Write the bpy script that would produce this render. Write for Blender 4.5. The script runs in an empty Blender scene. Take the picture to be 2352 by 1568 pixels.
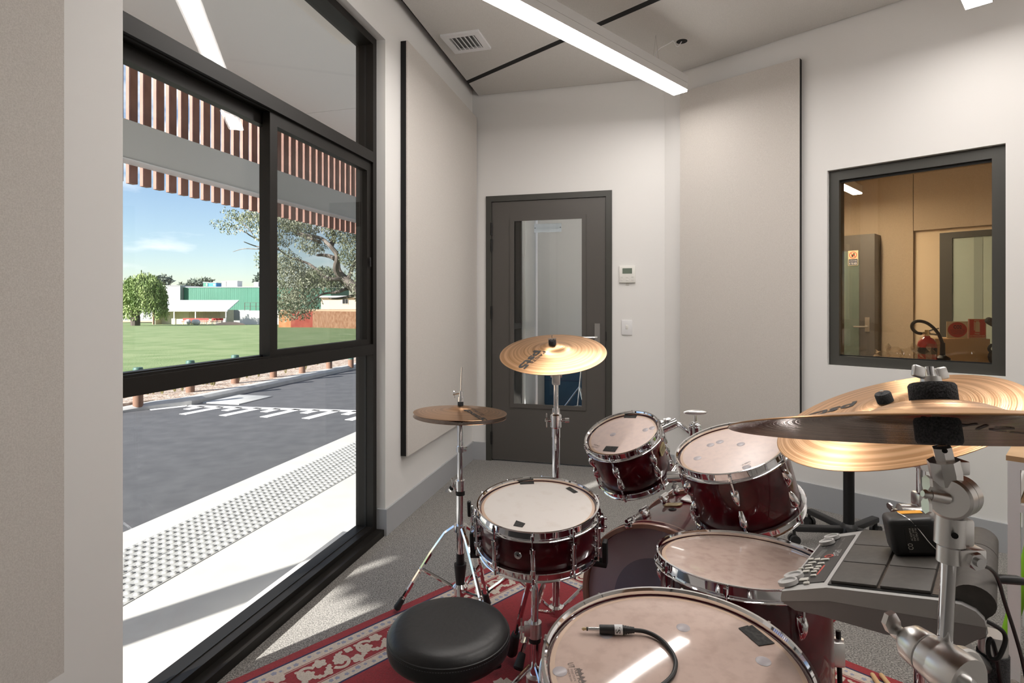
import bpy, bmesh, math, random
from mathutils import Vector, Matrix
random.seed(7)
sc = bpy.context.scene
col = sc.collection
R = math.radians
# ------------------------------------------------------------------ camera
FPX, CX, CY, CAMH = 1306.67, 1176.0, 703.0, 1.22
cd = bpy.data.cameras.new('camera'); cam = bpy.data.objects.new('camera', cd); col.objects.link(cam)
cam.location = (0, 0, CAMH); cam.rotation_euler = (R(90), 0, 0)
cd.sensor_width = 36; cd.lens = 20.0; cd.shift_y = -(784 - CY) / 2352; cd.clip_start = 0.02; cd.clip_end = 600
sc.camera = cam
# ------------------------------------------------------------------ world, sun, exposure
SUN_EL = 23.3
w = bpy.data.worlds.new('world'); sc.world = w; w.use_nodes = True
nt = w.node_tree; nt.nodes.clear()
def N(t, k, **kw):
    n = t.nodes.new(k)
    for a, b in kw.items(): setattr(n, a, b)
    return n
sky = N(nt, 'ShaderNodeTexSky', sky_type='NISHITA', sun_disc=False, sun_elevation=R(48), sun_rotation=R(225), air_density=1.0, dust_density=0.3, ozone_density=1.6)
tc = N(nt, 'ShaderNodeTexCoord'); mp = N(nt, 'ShaderNodeMapping'); mp.inputs['Scale'].default_value = (2.2, 2.2, 7.5); mp.inputs['Location'].default_value = (0.35, 0.1, 0.4)
cn = N(nt, 'ShaderNodeTexNoise'); cn.inputs['Scale'].default_value = 2.3; cn.inputs['Detail'].default_value = 7
cr_ = N(nt, 'ShaderNodeValToRGB'); cr_.color_ramp.elements[0].position = .50; cr_.color_ramp.elements[1].position = .68
mx = N(nt, 'ShaderNodeMixRGB'); mx.inputs[2].default_value = (8.4, 8.45, 8.6, 1)
bg = N(nt, 'ShaderNodeBackground'); bg.inputs['Strength'].default_value = 0.145
ow = N(nt, 'ShaderNodeOutputWorld')
L = nt.links.new
L(tc.outputs['Generated'], mp.inputs[0]); L(mp.outputs[0], cn.inputs['Vector']); L(cn.outputs['Fac'], cr_.inputs[0])
L(cr_.outputs[0], mx.inputs[0]); L(sky.outputs[0], mx.inputs[1]); L(mx.outputs[0], bg.inputs[0]); L(bg.outputs[0], ow.inputs[0])
sl = bpy.data.lights.new('sun', 'SUN'); so = bpy.data.objects.new('sun', sl); col.objects.link(so)
sl.energy = 13.0; sl.angle = R(0.6); sl.color = (1, .95, .87)
sdir = Vector((math.cos(R(SUN_EL)) * .7071, math.cos(R(SUN_EL)) * .7071, -math.sin(R(SUN_EL))))
so.rotation_euler = sdir.to_track_quat('-Z', 'Y').to_euler(); so.location = (-30, -30, 25)
vs = sc.view_settings
vs.view_transform = 'Standard'; vs.look = 'None'; vs.gamma = 1; vs.use_curve_mapping = False; vs.exposure = 0.22
sc.cycles.max_bounces = 8; sc.cycles.caustics_reflective = False; sc.cycles.caustics_refractive = False
LAMP = 28.0            # emission of the suspended ceiling lamps
# ------------------------------------------------------------------ helpers: pixels
def P(px, py, Y): return Vector(((px - CX) / FPX * Y, Y, CAMH - (py - CY) / FPX * Y))
def G(px, py, z=0.0): return P(px, py, (CAMH - z) * FPX / (py - CY))
def ray_plane(px, py, c, n):
    d = Vector(((px - CX) / FPX, 1, -(py - CY) / FPX)); o = Vector((0, 0, CAMH)); n = Vector(n)
    return o + d * ((Vector(c) - o).dot(n) / d.dot(n))
# ------------------------------------------------------------------ helpers: mesh
def frame_from(n, x=None):
    z = Vector(n).normalized(); x = Vector(x) if x is not None else Vector((1, 0.02, 0))
    x = (x - z * x.dot(z)).normalized(); y = z.cross(x)
    return Matrix((x, y, z)).transposed()
def TM(o, n=(0, 0, 1), x=None):
    return Matrix.Translation(Vector(o)) @ frame_from(n, x).to_4x4()
_bb = {}
def _bevbox(sx, sy, sz, bev, seg):
    k = (round(sx, 5), round(sy, 5), round(sz, 5), bev, seg)
    if k not in _bb:
        bm = bmesh.new(); bmesh.ops.create_cube(bm, size=1, matrix=Matrix.Diagonal((sx, sy, sz, 1)))
        if bev: bmesh.ops.bevel(bm, geom=bm.edges[:] + bm.verts[:], offset=min(bev, .49 * min(sx, sy, sz)), segments=seg, affect='EDGES', profile=.5)
        bm.verts.index_update()
        _bb[k] = ([v.co.copy() for v in bm.verts], [[v.index for v in f.verts] for f in bm.faces]); bm.free()
    return _bb[k]
class MB:
    def __init__(s): s.v = []; s.f = []
    def add(s, vs, fs, M=None):
        b = len(s.v)
        s.v += [(M @ Vector(v)) if M is not None else Vector(v) for v in vs]
        s.f += [[i + b for i in f] for f in fs]; return s
    def box(s, c, size, M=None, bev=0, seg=2):
        vs, fs = _bevbox(size[0], size[1], size[2], bev, seg); c = Vector(c)
        return s.add([v + c for v in vs], fs, M)
    def fbox(s, fr, a0, a1, b0, b1, z0, z1):
        vs = [fr(a, b, z) for z in (z0, z1) for a, b in ((a0, b0), (a1, b0), (a1, b1), (a0, b1))]
        return s.add(vs, [[0, 1, 2, 3], [7, 6, 5, 4], [0, 4, 5, 1], [1, 5, 6, 2], [2, 6, 7, 3], [3, 7, 4, 0]])
    def lathe(s, prof, M=None, n=48, loop=False):
        k = len(prof); vs = []; fs = []
        for i in range(n):
            a = 2 * math.pi * i / n
            vs += [Vector((r * math.cos(a), r * math.sin(a), z)) for r, z in prof]
        for i in range(n):
            j = (i + 1) % n
            for q in range(k if loop else k - 1):
                q2 = (q + 1) % k
                if prof[q][0] < 1e-7 and prof[q2][0] < 1e-7: continue
                fs.append([i * k + q, j * k + q, j * k + q2, i * k + q2])
        return s.add(vs, fs, M)
    def cyl(s, p0, p1, r0, r1=None, n=16):
        p0 = Vector(p0); p1 = Vector(p1); d = p1 - p0; r1 = r0 if r1 is None else r1
        return s.lathe([(0, 0), (r0, 0), (r1, d.length), (0, d.length)], TM(p0, d, (0.31, .2, .9) if abs(d.normalized().z) < .9 else None), n)
    def tube(s, pts, r, n=8, caps=True):
        pts = [Vector(p) for p in pts]; k = len(pts); rs = list(r) if isinstance(r, (list, tuple)) else [r] * k
        if len(rs) != k: rs = [rs[min(len(rs) - 1, int(i * (len(rs) - 1) / max(1, k - 1) + .5))] for i in range(k)]
        vs = []; fs = []; up = None
        for i in range(k):
            t = (pts[min(i + 1, k - 1)] - pts[max(i - 1, 0)]).normalized()
            if up is None:
                up = t.orthogonal().normalized()
            up = (up - t * up.dot(t)); up = up.normalized() if up.length > 1e-6 else t.orthogonal().normalized()
            b = t.cross(up)
            vs += [pts[i] + (up * math.cos(2 * math.pi * j / n) + b * math.sin(2 * math.pi * j / n)) * rs[i] for j in range(n)]
        for i in range(k - 1):
            for j in range(n):
                j2 = (j + 1) % n; fs.append([i * n + j, i * n + j2, (i + 1) * n + j2, (i + 1) * n + j])
        if caps: fs += [list(range(n))[::-1], [(k - 1) * n + j for j in range(n)]]
        return s.add(vs, fs)
    def prism(s, out, h, M=None, z0=0):
        k = len(out)
        vs = [(x, y, z0) for x, y in out] + [(x, y, z0 + h) for x, y in out]
        return s.add(vs, [list(range(k))[::-1], list(range(k, 2 * k))] + [[i, (i + 1) % k, k + (i + 1) % k, k + i] for i in range(k)], M)
    def sph(s, c, r, M=None, n=16, m=8):
        rx, ry, rz = r if isinstance(r, tuple) else (r, r, r)
        prof = [(math.sin(math.pi * i / m), -math.cos(math.pi * i / m)) for i in range(m + 1)]
        A = Matrix.Translation(Vector(c)) @ Matrix.Diagonal((rx, ry, rz, 1))
        return s.lathe(prof, (M @ A) if M is not None else A, n)
def smooth(pts, it=2):
    pts = [Vector(p) for p in pts]
    for _ in range(it):
        q = [pts[0]]
        for a, b in zip(pts, pts[1:]): q += [a * .75 + b * .25, a * .25 + b * .75]
        pts = q + [pts[-1]]
    return pts
def obj(name, mb, mat, parent=None, sm=35, kind=None, recalc=True):
    off = Vector((0, 0, 0)); p = parent
    while p is not None:
        off += p.location; p = p.parent
    me = bpy.data.meshes.new(name)
    me.from_pydata([v - off for v in mb.v], [], mb.f)
    if recalc:
        bm = bmesh.new(); bm.from_mesh(me)
        bmesh.ops.remove_doubles(bm, verts=bm.verts, dist=1e-6)
        bmesh.ops.recalc_face_normals(bm, faces=bm.faces); bm.to_mesh(me); bm.free()
    if sm:
        me.polygons.foreach_set('use_smooth', [True] * len(me.polygons)); me.set_sharp_from_angle(angle=R(sm))
    me.materials.append(mat)
    o = bpy.data.objects.new(name, me); col.objects.link(o)
    if parent is not None: o.parent = parent
    if kind: o['kind'] = kind
    return o
def share(o, parent, loc=None, rot=None):
    c = o.copy(); col.objects.link(c); c.parent = parent
    if loc is not None: c.location = loc
    if rot is not None: c.rotation_euler = rot
    return c
def tag(o, label, cat, group=None):
    o['label'] = label; o['category'] = cat
    if group: o['group'] = group
    return o
def thing(name, label, cat, loc, group=None):
    o = bpy.data.objects.new(name, None); col.objects.link(o); o.location = Vector(loc); o.empty_display_size = .05
    return tag(o, label, cat, group)
def struct(name, mb, mat, **k):
    return obj(name, mb, mat, kind='structure', **k)
def text_mesh(body, bold=0.0):
    cu = bpy.data.curves.new('lettering', 'FONT'); cu.body = body; cu.size = 1; cu.align_x = 'LEFT'; cu.resolution_u = 2; cu.offset = bold
    o = bpy.data.objects.new('lettering', cu); col.objects.link(o)
    bpy.context.view_layer.update()
    me = bpy.data.meshes.new_from_object(o.evaluated_get(bpy.context.evaluated_depsgraph_get()))
    vs = [v.co.copy() for v in me.vertices]; fs = [list(p.vertices) for p in me.polygons]
    bpy.data.objects.remove(o); bpy.data.curves.remove(cu); bpy.data.meshes.remove(me)
    x0 = min(v.x for v in vs); x1 = max(v.x for v in vs); y0 = min(v.y for v in vs); y1 = max(v.y for v in vs)
    return [Vector(((v.x - x0) / (x1 - x0), (v.y - y0) / (y1 - y0), 0)) for v in vs], fs, (x1 - x0) / (y1 - y0)
def text_at(mb, body, o, xd, yd, lift=0.0, bold=.0):
    vs, fs, _ = text_mesh(body, bold); o = Vector(o); xd = Vector(xd); yd = Vector(yd); nn = xd.cross(yd).normalized() * lift
    return mb.add([o + xd * v.x + yd * v.y + nn for v in vs], fs)
# ------------------------------------------------------------------ materials
MATS = {}
def mat(name, colr, rough=.5, metal=0.0, spec=.5, coat=0.0, noise=None, bump=None, emit=None, alpha=None, trans=0.0, sheen=0.0, coords='Object'):
    m = bpy.data.materials.new(name); m.use_nodes = True; t = m.node_tree; b = t.nodes['Principled BSDF']
    b.inputs['Base Color'].default_value = (*colr, 1); b.inputs['Roughness'].default_value = rough; b.inputs['Metallic'].default_value = metal
    b.inputs['Specular IOR Level'].default_value = spec; b.inputs['Coat Weight'].default_value = coat; b.inputs['Coat Roughness'].default_value = .04
    b.inputs['Sheen Weight'].default_value = sheen
    if trans: b.inputs['Transmission Weight'].default_value = trans
    if emit: b.inputs['Emission Color'].default_value = (*emit[0], 1); b.inputs['Emission Strength'].default_value = emit[1]
    if noise:                     # (scale, detail, colour2, lo, hi)
        g = N(t, 'ShaderNodeTexCoord'); nz = N(t, 'ShaderNodeTexNoise'); nz.inputs['Scale'].default_value = noise[0]; nz.inputs['Detail'].default_value = noise[1]
        rp = N(t, 'ShaderNodeValToRGB'); e = rp.color_ramp.elements
        e[0].position = noise[3]; e[1].position = noise[4]; e[0].color = (*colr, 1); e[1].color = (*noise[2], 1)
        t.links.new(g.outputs[coords], nz.inputs['Vector']); t.links.new(nz.outputs['Fac'], rp.inputs[0]); t.links.new(rp.outputs[0], b.inputs['Base Color'])
    if bump:                      # (scale, strength, distance)
        g = N(t, 'ShaderNodeTexCoord'); nz = N(t, 'ShaderNodeTexNoise'); nz.inputs['Scale'].default_value = bump[0]; nz.inputs['Detail'].default_value = 4
        bp = N(t, 'ShaderNodeBump'); bp.inputs['Strength'].default_value = bump[1]; bp.inputs['Distance'].default_value = bump[2]
        t.links.new(g.outputs[coords], nz.inputs['Vector']); t.links.new(nz.outputs['Fac'], bp.inputs['Height']); t.links.new(bp.outputs[0], b.inputs['Normal'])
    MATS[name] = m; return m
def glass_mat(name, tint, refl=1.0, extra=None):
    """thin pane: clear pass-through with Fresnel mirror reflection"""
    m = bpy.data.materials.new(name); m.use_nodes = True; t = m.node_tree; t.nodes.clear()
    ge = N(t, 'ShaderNodeNewGeometry'); dt = N(t, 'ShaderNodeVectorMath', operation='DOT_PRODUCT')
    ab = N(t, 'ShaderNodeMath', operation='ABSOLUTE'); sb = N(t, 'ShaderNodeMath', operation='SUBTRACT'); sb.inputs[0].default_value = 1
    pw = N(t, 'ShaderNodeMath', operation='POWER'); pw.inputs[1].default_value = 5
    ma = N(t, 'ShaderNodeMath', operation='MULTIPLY_ADD'); ma.inputs[1].default_value = .96 * refl; ma.inputs[2].default_value = .04 * refl
    tr = N(t, 'ShaderNodeBsdfTransparent'); tr.inputs[0].default_value = (*tint, 1)
    gl = N(t, 'ShaderNodeBsdfGlossy'); gl.inputs['Roughness'].default_value = .0
    mi = N(t, 'ShaderNodeMixShader'); ou = N(t, 'ShaderNodeOutputMaterial'); k = t.links.new
    k(ge.outputs['Normal'], dt.inputs[0]); k(ge.outputs['Incoming'], dt.inputs[1]); k(dt.outputs['Value'], ab.inputs[0]); k(ab.outputs[0], sb.inputs[1])
    k(sb.outputs[0], pw.inputs[0]); k(pw.outputs[0], ma.inputs[0]); k(ma.outputs[0], mi.inputs[0]); k(tr.outputs[0], mi.inputs[1]); k(gl.outputs[0], mi.inputs[2])
    last = mi
    if extra:                      # (colour, amount): diffuse film
        df = N(t, 'ShaderNodeBsdfDiffuse'); df.inputs[0].default_value = (*extra[0], 1); m2 = N(t, 'ShaderNodeMixShader'); m2.inputs[0].default_value = extra[1]
        k(mi.outputs[0], m2.inputs[1]); k(df.outputs[0], m2.inputs[2]); last = m2
    k(last.outputs[0], ou.inputs[0]); MATS[name] = m; return m
def emit_mat(name, c, s):
    m = bpy.data.materials.new(name); m.use_nodes = True; t = m.node_tree; t.nodes.clear()
    e = N(t, 'ShaderNodeEmission'); e.inputs[0].default_value = (*c, 1); e.inputs[1].default_value = s
    o = N(t, 'ShaderNodeOutputMaterial'); t.links.new(e.outputs[0], o.inputs[0]); return m
def cymbal_mat(name, c1, c2, rough):
    m = mat(name, c1, rough, 1.0); t = m.node_tree; b = t.nodes['Principled BSDF']; k = t.links.new
    g = N(t, 'ShaderNodeUVMap'); sx = N(t, 'ShaderNodeSeparateXYZ'); k(g.outputs[0], sx.inputs[0])
    nz = N(t, 'ShaderNodeTexNoise', noise_dimensions='1D'); nz.inputs['Scale'].default_value = 320; nz.inputs['Detail'].default_value = 2
    n2 = N(t, 'ShaderNodeTexNoise', noise_dimensions='1D'); n2.inputs['Scale'].default_value = 75; n2.inputs['Detail'].default_value = 3
    k(sx.outputs[0], nz.inputs['W']); k(sx.outputs[0], n2.inputs['W'])
    rp = N(t, 'ShaderNodeValToRGB'); rp.color_ramp.elements[0].position = .42; rp.color_ramp.elements[1].position = .58
    rp.color_ramp.elements[0].color = (*c2, 1); rp.color_ramp.elements[1].color = (*c1, 1)
    k(n2.outputs['Fac'], rp.inputs[0]); k(rp.outputs[0], b.inputs['Base Color'])
    bp = N(t, 'ShaderNodeBump'); bp.inputs['Strength'].default_value = .28; bp.inputs['Distance'].default_value = .0012
    k(nz.outputs['Fac'], bp.inputs['Height']); k(bp.outputs[0], b.inputs['Normal'])
    return m
M = MATS
mat('wall_paint', (.80, .79, .775), .6, bump=(180, .05, .001))
mat('ceiling_felt', (.60, .58, .555), .9, noise=(260, 3, (.67, .65, .62), .35, .65), bump=(300, .12, .001))
mat('plenum', (.008, .008, .008), .9)
mat('panel_felt', (.56, .525, .49), .95, noise=(330, 4, (.66, .625, .585), .35, .65), bump=(420, .2, .001), sheen=.2)
mat('panel_edge', (.006, .006, .006), .85)
mat('baseboard', (.42, .43, .45), .45)
mat('alu_dark', (.011, .0095, .008), .45, spec=.28, bump=(500, .02, .0005))
mat('door_paint', (.092, .084, .077), .42)
mat('door_frame', (.055, .054, .047), .42)
mat('gasket', (.004, .004, .004), .6)
mat('satin_steel', (.62, .61, .60), .3, 1.0)
mat('chrome', (.86, .86, .88), .05, 1.0)
mat('steel_soft', (.72, .72, .72), .22, 1.0)
mat('cast_metal', (.80, .79, .78), .3, 1.0)
mat('rubber', (.012, .012, .013), .6)
mat('black_plastic', (.016, .016, .017), .42)
mat('black_metal', (.012, .012, .013), .38, .3)
mat('felt', (.055, .055, .06), 1.0, noise=(500, 4, (.10, .10, .105), .4, .6), bump=(450, .8, .004))
mat('lacquer', (.115, .0025, .009), .3, spec=.2, coat=.75, noise=(14, 3, (.05, .0012, .0045), .35, .7))
mat('wood_in', (.50, .32, .22), .5, noise=(30, 4, (.42, .26, .18), .4, .6))
mat('hoop_wood', (.46, .25, .19), .35, coat=.5)
mat('head_clear', (.64, .49, .425), .06, spec=.55, noise=(42, 6, (.56, .42, .36), .45, .68))
mat('head_soft', (.72, .575, .52), .28, spec=.5, noise=(60, 6, (.66, .53, .49), .42, .7))
mat('head_coated', (.74, .69, .65), .6, noise=(25, 6, (.69, .63, .58), .55, .75))
mat('head_collar', (.66, .48, .36), .3)
glass_mat('bd_clear', (.80, .76, .82), 3.0, ((.80, .68, .79), .66))  # pale diffuse film puts the window's reflected haze into the head colour
glass_mat('bd_dot', (.55, .53, .60), 2.5, ((.40, .39, .51), .68))  # same reflected haze put into the dot's colour
mat('tape', (.018, .017, .016), .75, noise=(160, 4, (.05, .047, .043), .45, .7))
mat('gel_dot', (.43, .39, .41), .3)
mat('ink', (.012, .011, .011), .5)
mat('ink_soft', (.14, .10, .085), .5)
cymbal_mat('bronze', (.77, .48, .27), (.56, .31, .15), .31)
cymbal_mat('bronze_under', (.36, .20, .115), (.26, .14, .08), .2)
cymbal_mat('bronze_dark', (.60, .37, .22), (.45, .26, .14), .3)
mat('leather', (.011, .011, .012), .42, spec=.5, bump=(70, .22, .003))
mat('thread', (.10, .10, .11), .7)
mat('pad_rubber', (.060, .053, .046), .55, noise=(90, 4, (.075, .066, .058), .4, .7))
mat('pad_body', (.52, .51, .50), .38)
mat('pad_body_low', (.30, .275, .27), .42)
mat('pad_black', (.022, .021, .021), .35)
mat('pad_dust', (.13, .10, .08), .85, noise=(120, 4, (.07, .06, .05), .4, .7))
mat('pad_key', (.62, .60, .55), .45)
mat('red_print', (.60, .07, .045), .45)
mat('white_print', (.80, .80, .80), .5)
mat('lcd', (.055, .065, .065), .15)
mat('orange', (.85, .38, .02), .5)
mat('cable', (.010, .010, .011), .45)
mat('white_paint', (.80, .80, .81), .35)
mat('oak', (.56, .37, .21), .45, noise=(9, 6, (.46, .29, .15), .4, .65))
mat('oak_dark', (.36, .21, .09), .5, noise=(9, 6, (.27, .15, .06), .4, .65))
mat('green_plastic', (.22, .50, .015), .35)
mat('stick_wood', (.68, .44, .22), .4)
mat('thermo', (.80, .79, .75), .4)
mat('lamp_body', (.70, .69, .68), .4)
emit_mat_lamp = emit_mat('lamp_diffuser', (1, .945, .895), LAMP)
glass_mat('glass', (.975, .982, .982), .45)
glass_mat('glass_tint', (.90, .84, .75), .6)
glass_mat('glass_green', (.72, .80, .76), .6, ((.42, .50, .46), .25))
# carpet: looped grey speckle
mc = mat('carpet', (.12, .115, .11), .95, sheen=.3, bump=(420, .35, .004)); t = mc.node_tree; b = t.nodes['Principled BSDF']
g = N(t, 'ShaderNodeTexCoord'); n1 = N(t, 'ShaderNodeTexNoise'); n1.inputs['Scale'].default_value = 190; n1.inputs['Detail'].default_value = 3
n2 = N(t, 'ShaderNodeTexNoise'); n2.inputs['Scale'].default_value = 38; n2.inputs['Detail'].default_value = 3
rp = N(t, 'ShaderNodeValToRGB'); rp.color_ramp.elements[0].position = .36; rp.color_ramp.elements[1].position = .66
rp.color_ramp.elements[0].color = (.072, .067, .063, 1); rp.color_ramp.elements[1].color = (.52, .49, .455, 1)
ml = N(t, 'ShaderNodeMixRGB', blend_type='MULTIPLY'); ml.inputs[0].default_value = .5
t.links.new(g.outputs['Object'], n1.inputs['Vector']); t.links.new(g.outputs['Object'], n2.inputs['Vector']); t.links.new(n1.outputs['Fac'], rp.inputs[0])
t.links.new(rp.outputs[0], ml.inputs[1]); t.links.new(n2.outputs['Fac'], ml.inputs[2]); t.links.new(ml.outputs[0], b.inputs['Base Color'])
mat('rug_red', (.33, .014, .022), .95, noise=(160, 4, (.25, .010, .016), .4, .65), bump=(500, .6, .004), sheen=.2)
mat('rug_cream', (.63, .55, .47), .95, noise=(180, 4, (.52, .44, .37), .4, .7), bump=(500, .6, .004))
mat('rug_navy', (.035, .04, .10), .95, bump=(500, .5, .004))
mat('rug_blue', (.30, .31, .40), .95, bump=(500, .5, .004))
# outdoors
mat('concrete_path', (.52, .515, .50), .8, noise=(6, 5, (.48, .475, .465), .35, .7), bump=(120, .1, .002))
mat('tactile', (.33, .335, .335), .75, noise=(40, 5, (.38, .385, .38), .35, .7))
mat('asphalt', (.070, .071, .078), .85, noise=(5, 6, (.095, .096, .103), .35, .7), bump=(220, .25, .004))
mat('kerb', (.40, .40, .39), .8, noise=(8, 4, (.47, .47, .46), .35, .7))
mat('road_paint', (.80, .80, .80), .7)
mat('mulch', (.30, .21, .155), .95, noise=(9, 8, (.56, .47, .40), .40, .62), bump=(30, .6, .04))
mat('lawn', (.145, .215, .075), .95, noise=(.9, 10, (.225, .28, .125), .38, .64), bump=(25, .5, .03))
mat('bollard_green', (.045, .115, .095), .55)
mat('bollard_brown', (.19, .105, .07), .8)
mat('batten', (.25, .115, .082), .6, noise=(7, 5, (.21, .092, .064), .4, .6))
mat('beam_grey', (.56, .57, .56), .5)
mat('soffit', (.76, .77, .78), .6)
mat('shed_wall', (.55, .47, .32), .7, noise=(.8, 4, (.62, .55, .40), .4, .6))
mat('shed_roof', (.55, .56, .58), .45)
mat('shed_trim', (.75, .74, .70), .6)
mat('bench_red', (.45, .035, .03), .5)
mat('green_shed', (.035, .155, .105), .6, noise=(.2, 3, (.045, .18, .125), .4, .6))
mat('grey_render', (.27, .275, .28), .8, noise=(.4, 4, (.31, .315, .32), .4, .6))
mat('white_wall', (.62, .61, .60), .7)
mat('cream_wall', (.64, .57, .45), .7)
mat('brick_wall', (.19, .09, .045), .9, noise=(3, 5, (.27, .155, .095), .4, .65))
mat('brick_red', (.27, .045, .03), .9, noise=(2, 5, (.33, .08, .05), .4, .65))
mat('brick_orange', (.46, .19, .075), .9, noise=(2, 5, (.52, .27, .13), .4, .65))
mat('sand', (.60, .42, .28), .95)
mat('ac_blue', (.02, .20, .46), .5)
mat('bark', (.12, .10, .088), .9, noise=(3, 5, (.25, .215, .19), .42, .65))
mat('bark_dark', (.09, .075, .065), .9)
mat('leaf_gum', (.15, .175, .10), .5, noise=(1.2, 5, (.30, .31, .22), .4, .62))
mat('leaf_pepper', (.115, .18, .045), .65, noise=(.5, 4, (.22, .29, .095), .42, .6))
mat('leaf_far', (.13, .165, .13), .8, noise=(.3, 4, (.20, .235, .19), .4, .62))
mat('weed', (.18, .16, .07), .9)
mat('dark_glass', (.03, .035, .04), .1)
# control room
mat('tan_felt', (.42, .33, .245), .95, noise=(90, 4, (.46, .365, .27), .4, .6))
mat('tan_wall', (.68, .55, .40), .8)
mat('cardboard', (.58, .41, .24), .85)
mat('ext_red', (.46, .012, .015), .25, coat=.6)
mat('sign_cream', (.74, .62, .42), .6)
mat('navy', (.015, .03, .09), .5)
mat('navy_mat', (.025, .075, .135), .7)
mat('brass', (.62, .50, .30), .3, 1.0)
glass_mat('shrink_wrap', (.90, .88, .84), 2.2, ((.6, .5, .38), .06))
# ------------------------------------------------------------------ room layout (plan)
aW = R(13.3); aD = R(75.4); aR = R(44.3)
Dw = Vector((math.sin(aW), math.cos(aW), 0)); Nw = Vector((-math.cos(aW), math.sin(aW), 0))      # along window wall (away), outward
C1 = Vector((-.317, 4.549, 0)); C2 = Vector((1.121, 4.175, 0))
dd = (C2 - C1).normalized(); nd = Vector((-dd.y, dd.x, 0))
dr = Vector((math.sin(aR), -math.cos(aR), 0)); nr = Vector((math.cos(aR), math.sin(aR), 0))
W_ = lambda u, r, z: C1 - Dw * u + Nw * r + Vector((0, 0, z))         # window wall: u towards the camera, r outward
Dr = lambda t_, q, z: C1 + dd * t_ + nd * q + Vector((0, 0, z))       # door wall
V_ = lambda s, q, z: C2 + dr * s + nr * q + Vector((0, 0, z))         # angled wall with the control room window
LD = (C2 - C1).length
CE = 2.895
E_ = V_(4.8, 0, 0); BK = E_ - nr * 5.2; WN = W_(8.0, 0, 0)
room = [C1, C2, E_, BK, WN]
U0, U1, ZH = 1.558, 3.12, 2.64
struct('floor', MB().prism([(p.x, p.y) for p in room], .08, z0=-.08), M['carpet'])
# window wall (opening U0..U1 down to the floor)
mb = MB().fbox(W_, -.02, U0, 0, .14, -.3, 3.3).fbox(W_, U1, 8.1, 0, .25, -.3, 3.3).fbox(W_, U0, U1, 0, .25, ZH, 3.3)
mb.fbox(W_, U0, U1, .0, .25, -.3, -.002)
struct('wall_left', mb, M['wall_paint'], sm=0)
TD0, TD1, ZD = .117, 1.104, 2.09
mb = MB().fbox(Dr, -.0, TD0, 0, .15, 0, 3.2).fbox(Dr, TD1, LD + .1, 0, .15, 0, 3.2).fbox(Dr, TD0, TD1, 0, .15, ZD, 3.2)
struct('wall_far', mb, M['wall_paint'], sm=0)
S0, S1, ZW0, ZW1 = 1.089, 1.896, .870, 2.028
mb = MB().fbox(V_, 0, S0, 0, .15, 0, 3.2).fbox(V_, S1, 4.9, 0, .15, 0, 3.2).fbox(V_, S0, S1, 0, .15, 0, ZW0).fbox(V_, S0, S1, 0, .15, ZW1, 3.2)
struct('wall_right', mb, M['wall_paint'], sm=0)
Eb = lambda a, b, z: E_ + (BK - E_).normalized() * a + Vector(((BK - E_).y, -(BK - E_).x, 0)).normalized() * -b + Vector((0, 0, z))
struct('wall_side', MB().fbox(Eb, 0, 5.2, -.12, 0, 0, 3.2), M['wall_paint'], sm=0)
Bb = lambda a, b, z: BK + (WN - BK).normalized() * a + Vector(((WN - BK).y, -(WN - BK).x, 0)).normalized() * -b + Vector((0, 0, z))
struct('wall_back', MB().fbox(Bb, 0, (WN - BK).length, -.12, 0, 0, 3.2), M['wall_paint'], sm=0)
# baseboards
struct('baseboard_left', MB().fbox(W_, 0, U0, -.013, 0, 0, .14).fbox(W_, U0 - .001, U0 + .012, -.013, .046, 0, .14).fbox(W_, U1 + .0, 8, -.013, 0, 0, .14), M['baseboard'], sm=0)
struct('baseboard_far', MB().fbox(Dr, .0, TD0, -.013, 0, 0, .14).fbox(Dr, TD1, LD, -.013, 0, 0, .14), M['baseboard'], sm=0)
struct('baseboard_right', MB().fbox(V_, 0, 4.8, -.014, 0, 0, .145), M['baseboard'], sm=0)
# ceiling: black plenum deck with hung felt boards, joints parallel to the angled wall
ce = struct('ceiling', MB().prism([(p.x, p.y) for p in room], .06, z0=2.96), M['plenum'], sm=0)
def clip(poly, p0, n):
    out = []
    for i in range(len(poly)):
        a, b_ = poly[i], poly[(i + 1) % len(poly)]; da = (a - p0).dot(n); db = (b_ - p0).dot(n)
        if da >= 0: out.append(a)
        if da * db < 0: out.append(a + (b_ - a) * (da / (da - db)))
    return out
inner = clip(clip(clip(room, C1 - Nw * .055, -Nw), C1 - nd * .012, -nd), C2 - nr * .012, -nr)
joints = [0, .983, 2.183, 3.383, 4.583, 6.5]
for i in range(5):
    q = clip(clip(inner, C2 - nr * (joints[i] + (.025 if i else 0)), -nr), C2 - nr * (joints[i + 1] - .025), nr)
    if i:
        js = clip(clip(inner, C2 - nr * (joints[i] - .027), -nr), C2 - nr * (joints[i] + .027), nr)
        if len(js) > 2: obj('joint_strip', MB().prism([(p.x, p.y) for p in js], .03, z0=CE + .002), M['plenum'], ce, sm=0)
    if len(q) > 2: obj('ceiling_board', MB().prism([(p.x, p.y) for p in q], .03, z0=CE), M['ceiling_felt'], ce, sm=0)
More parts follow.
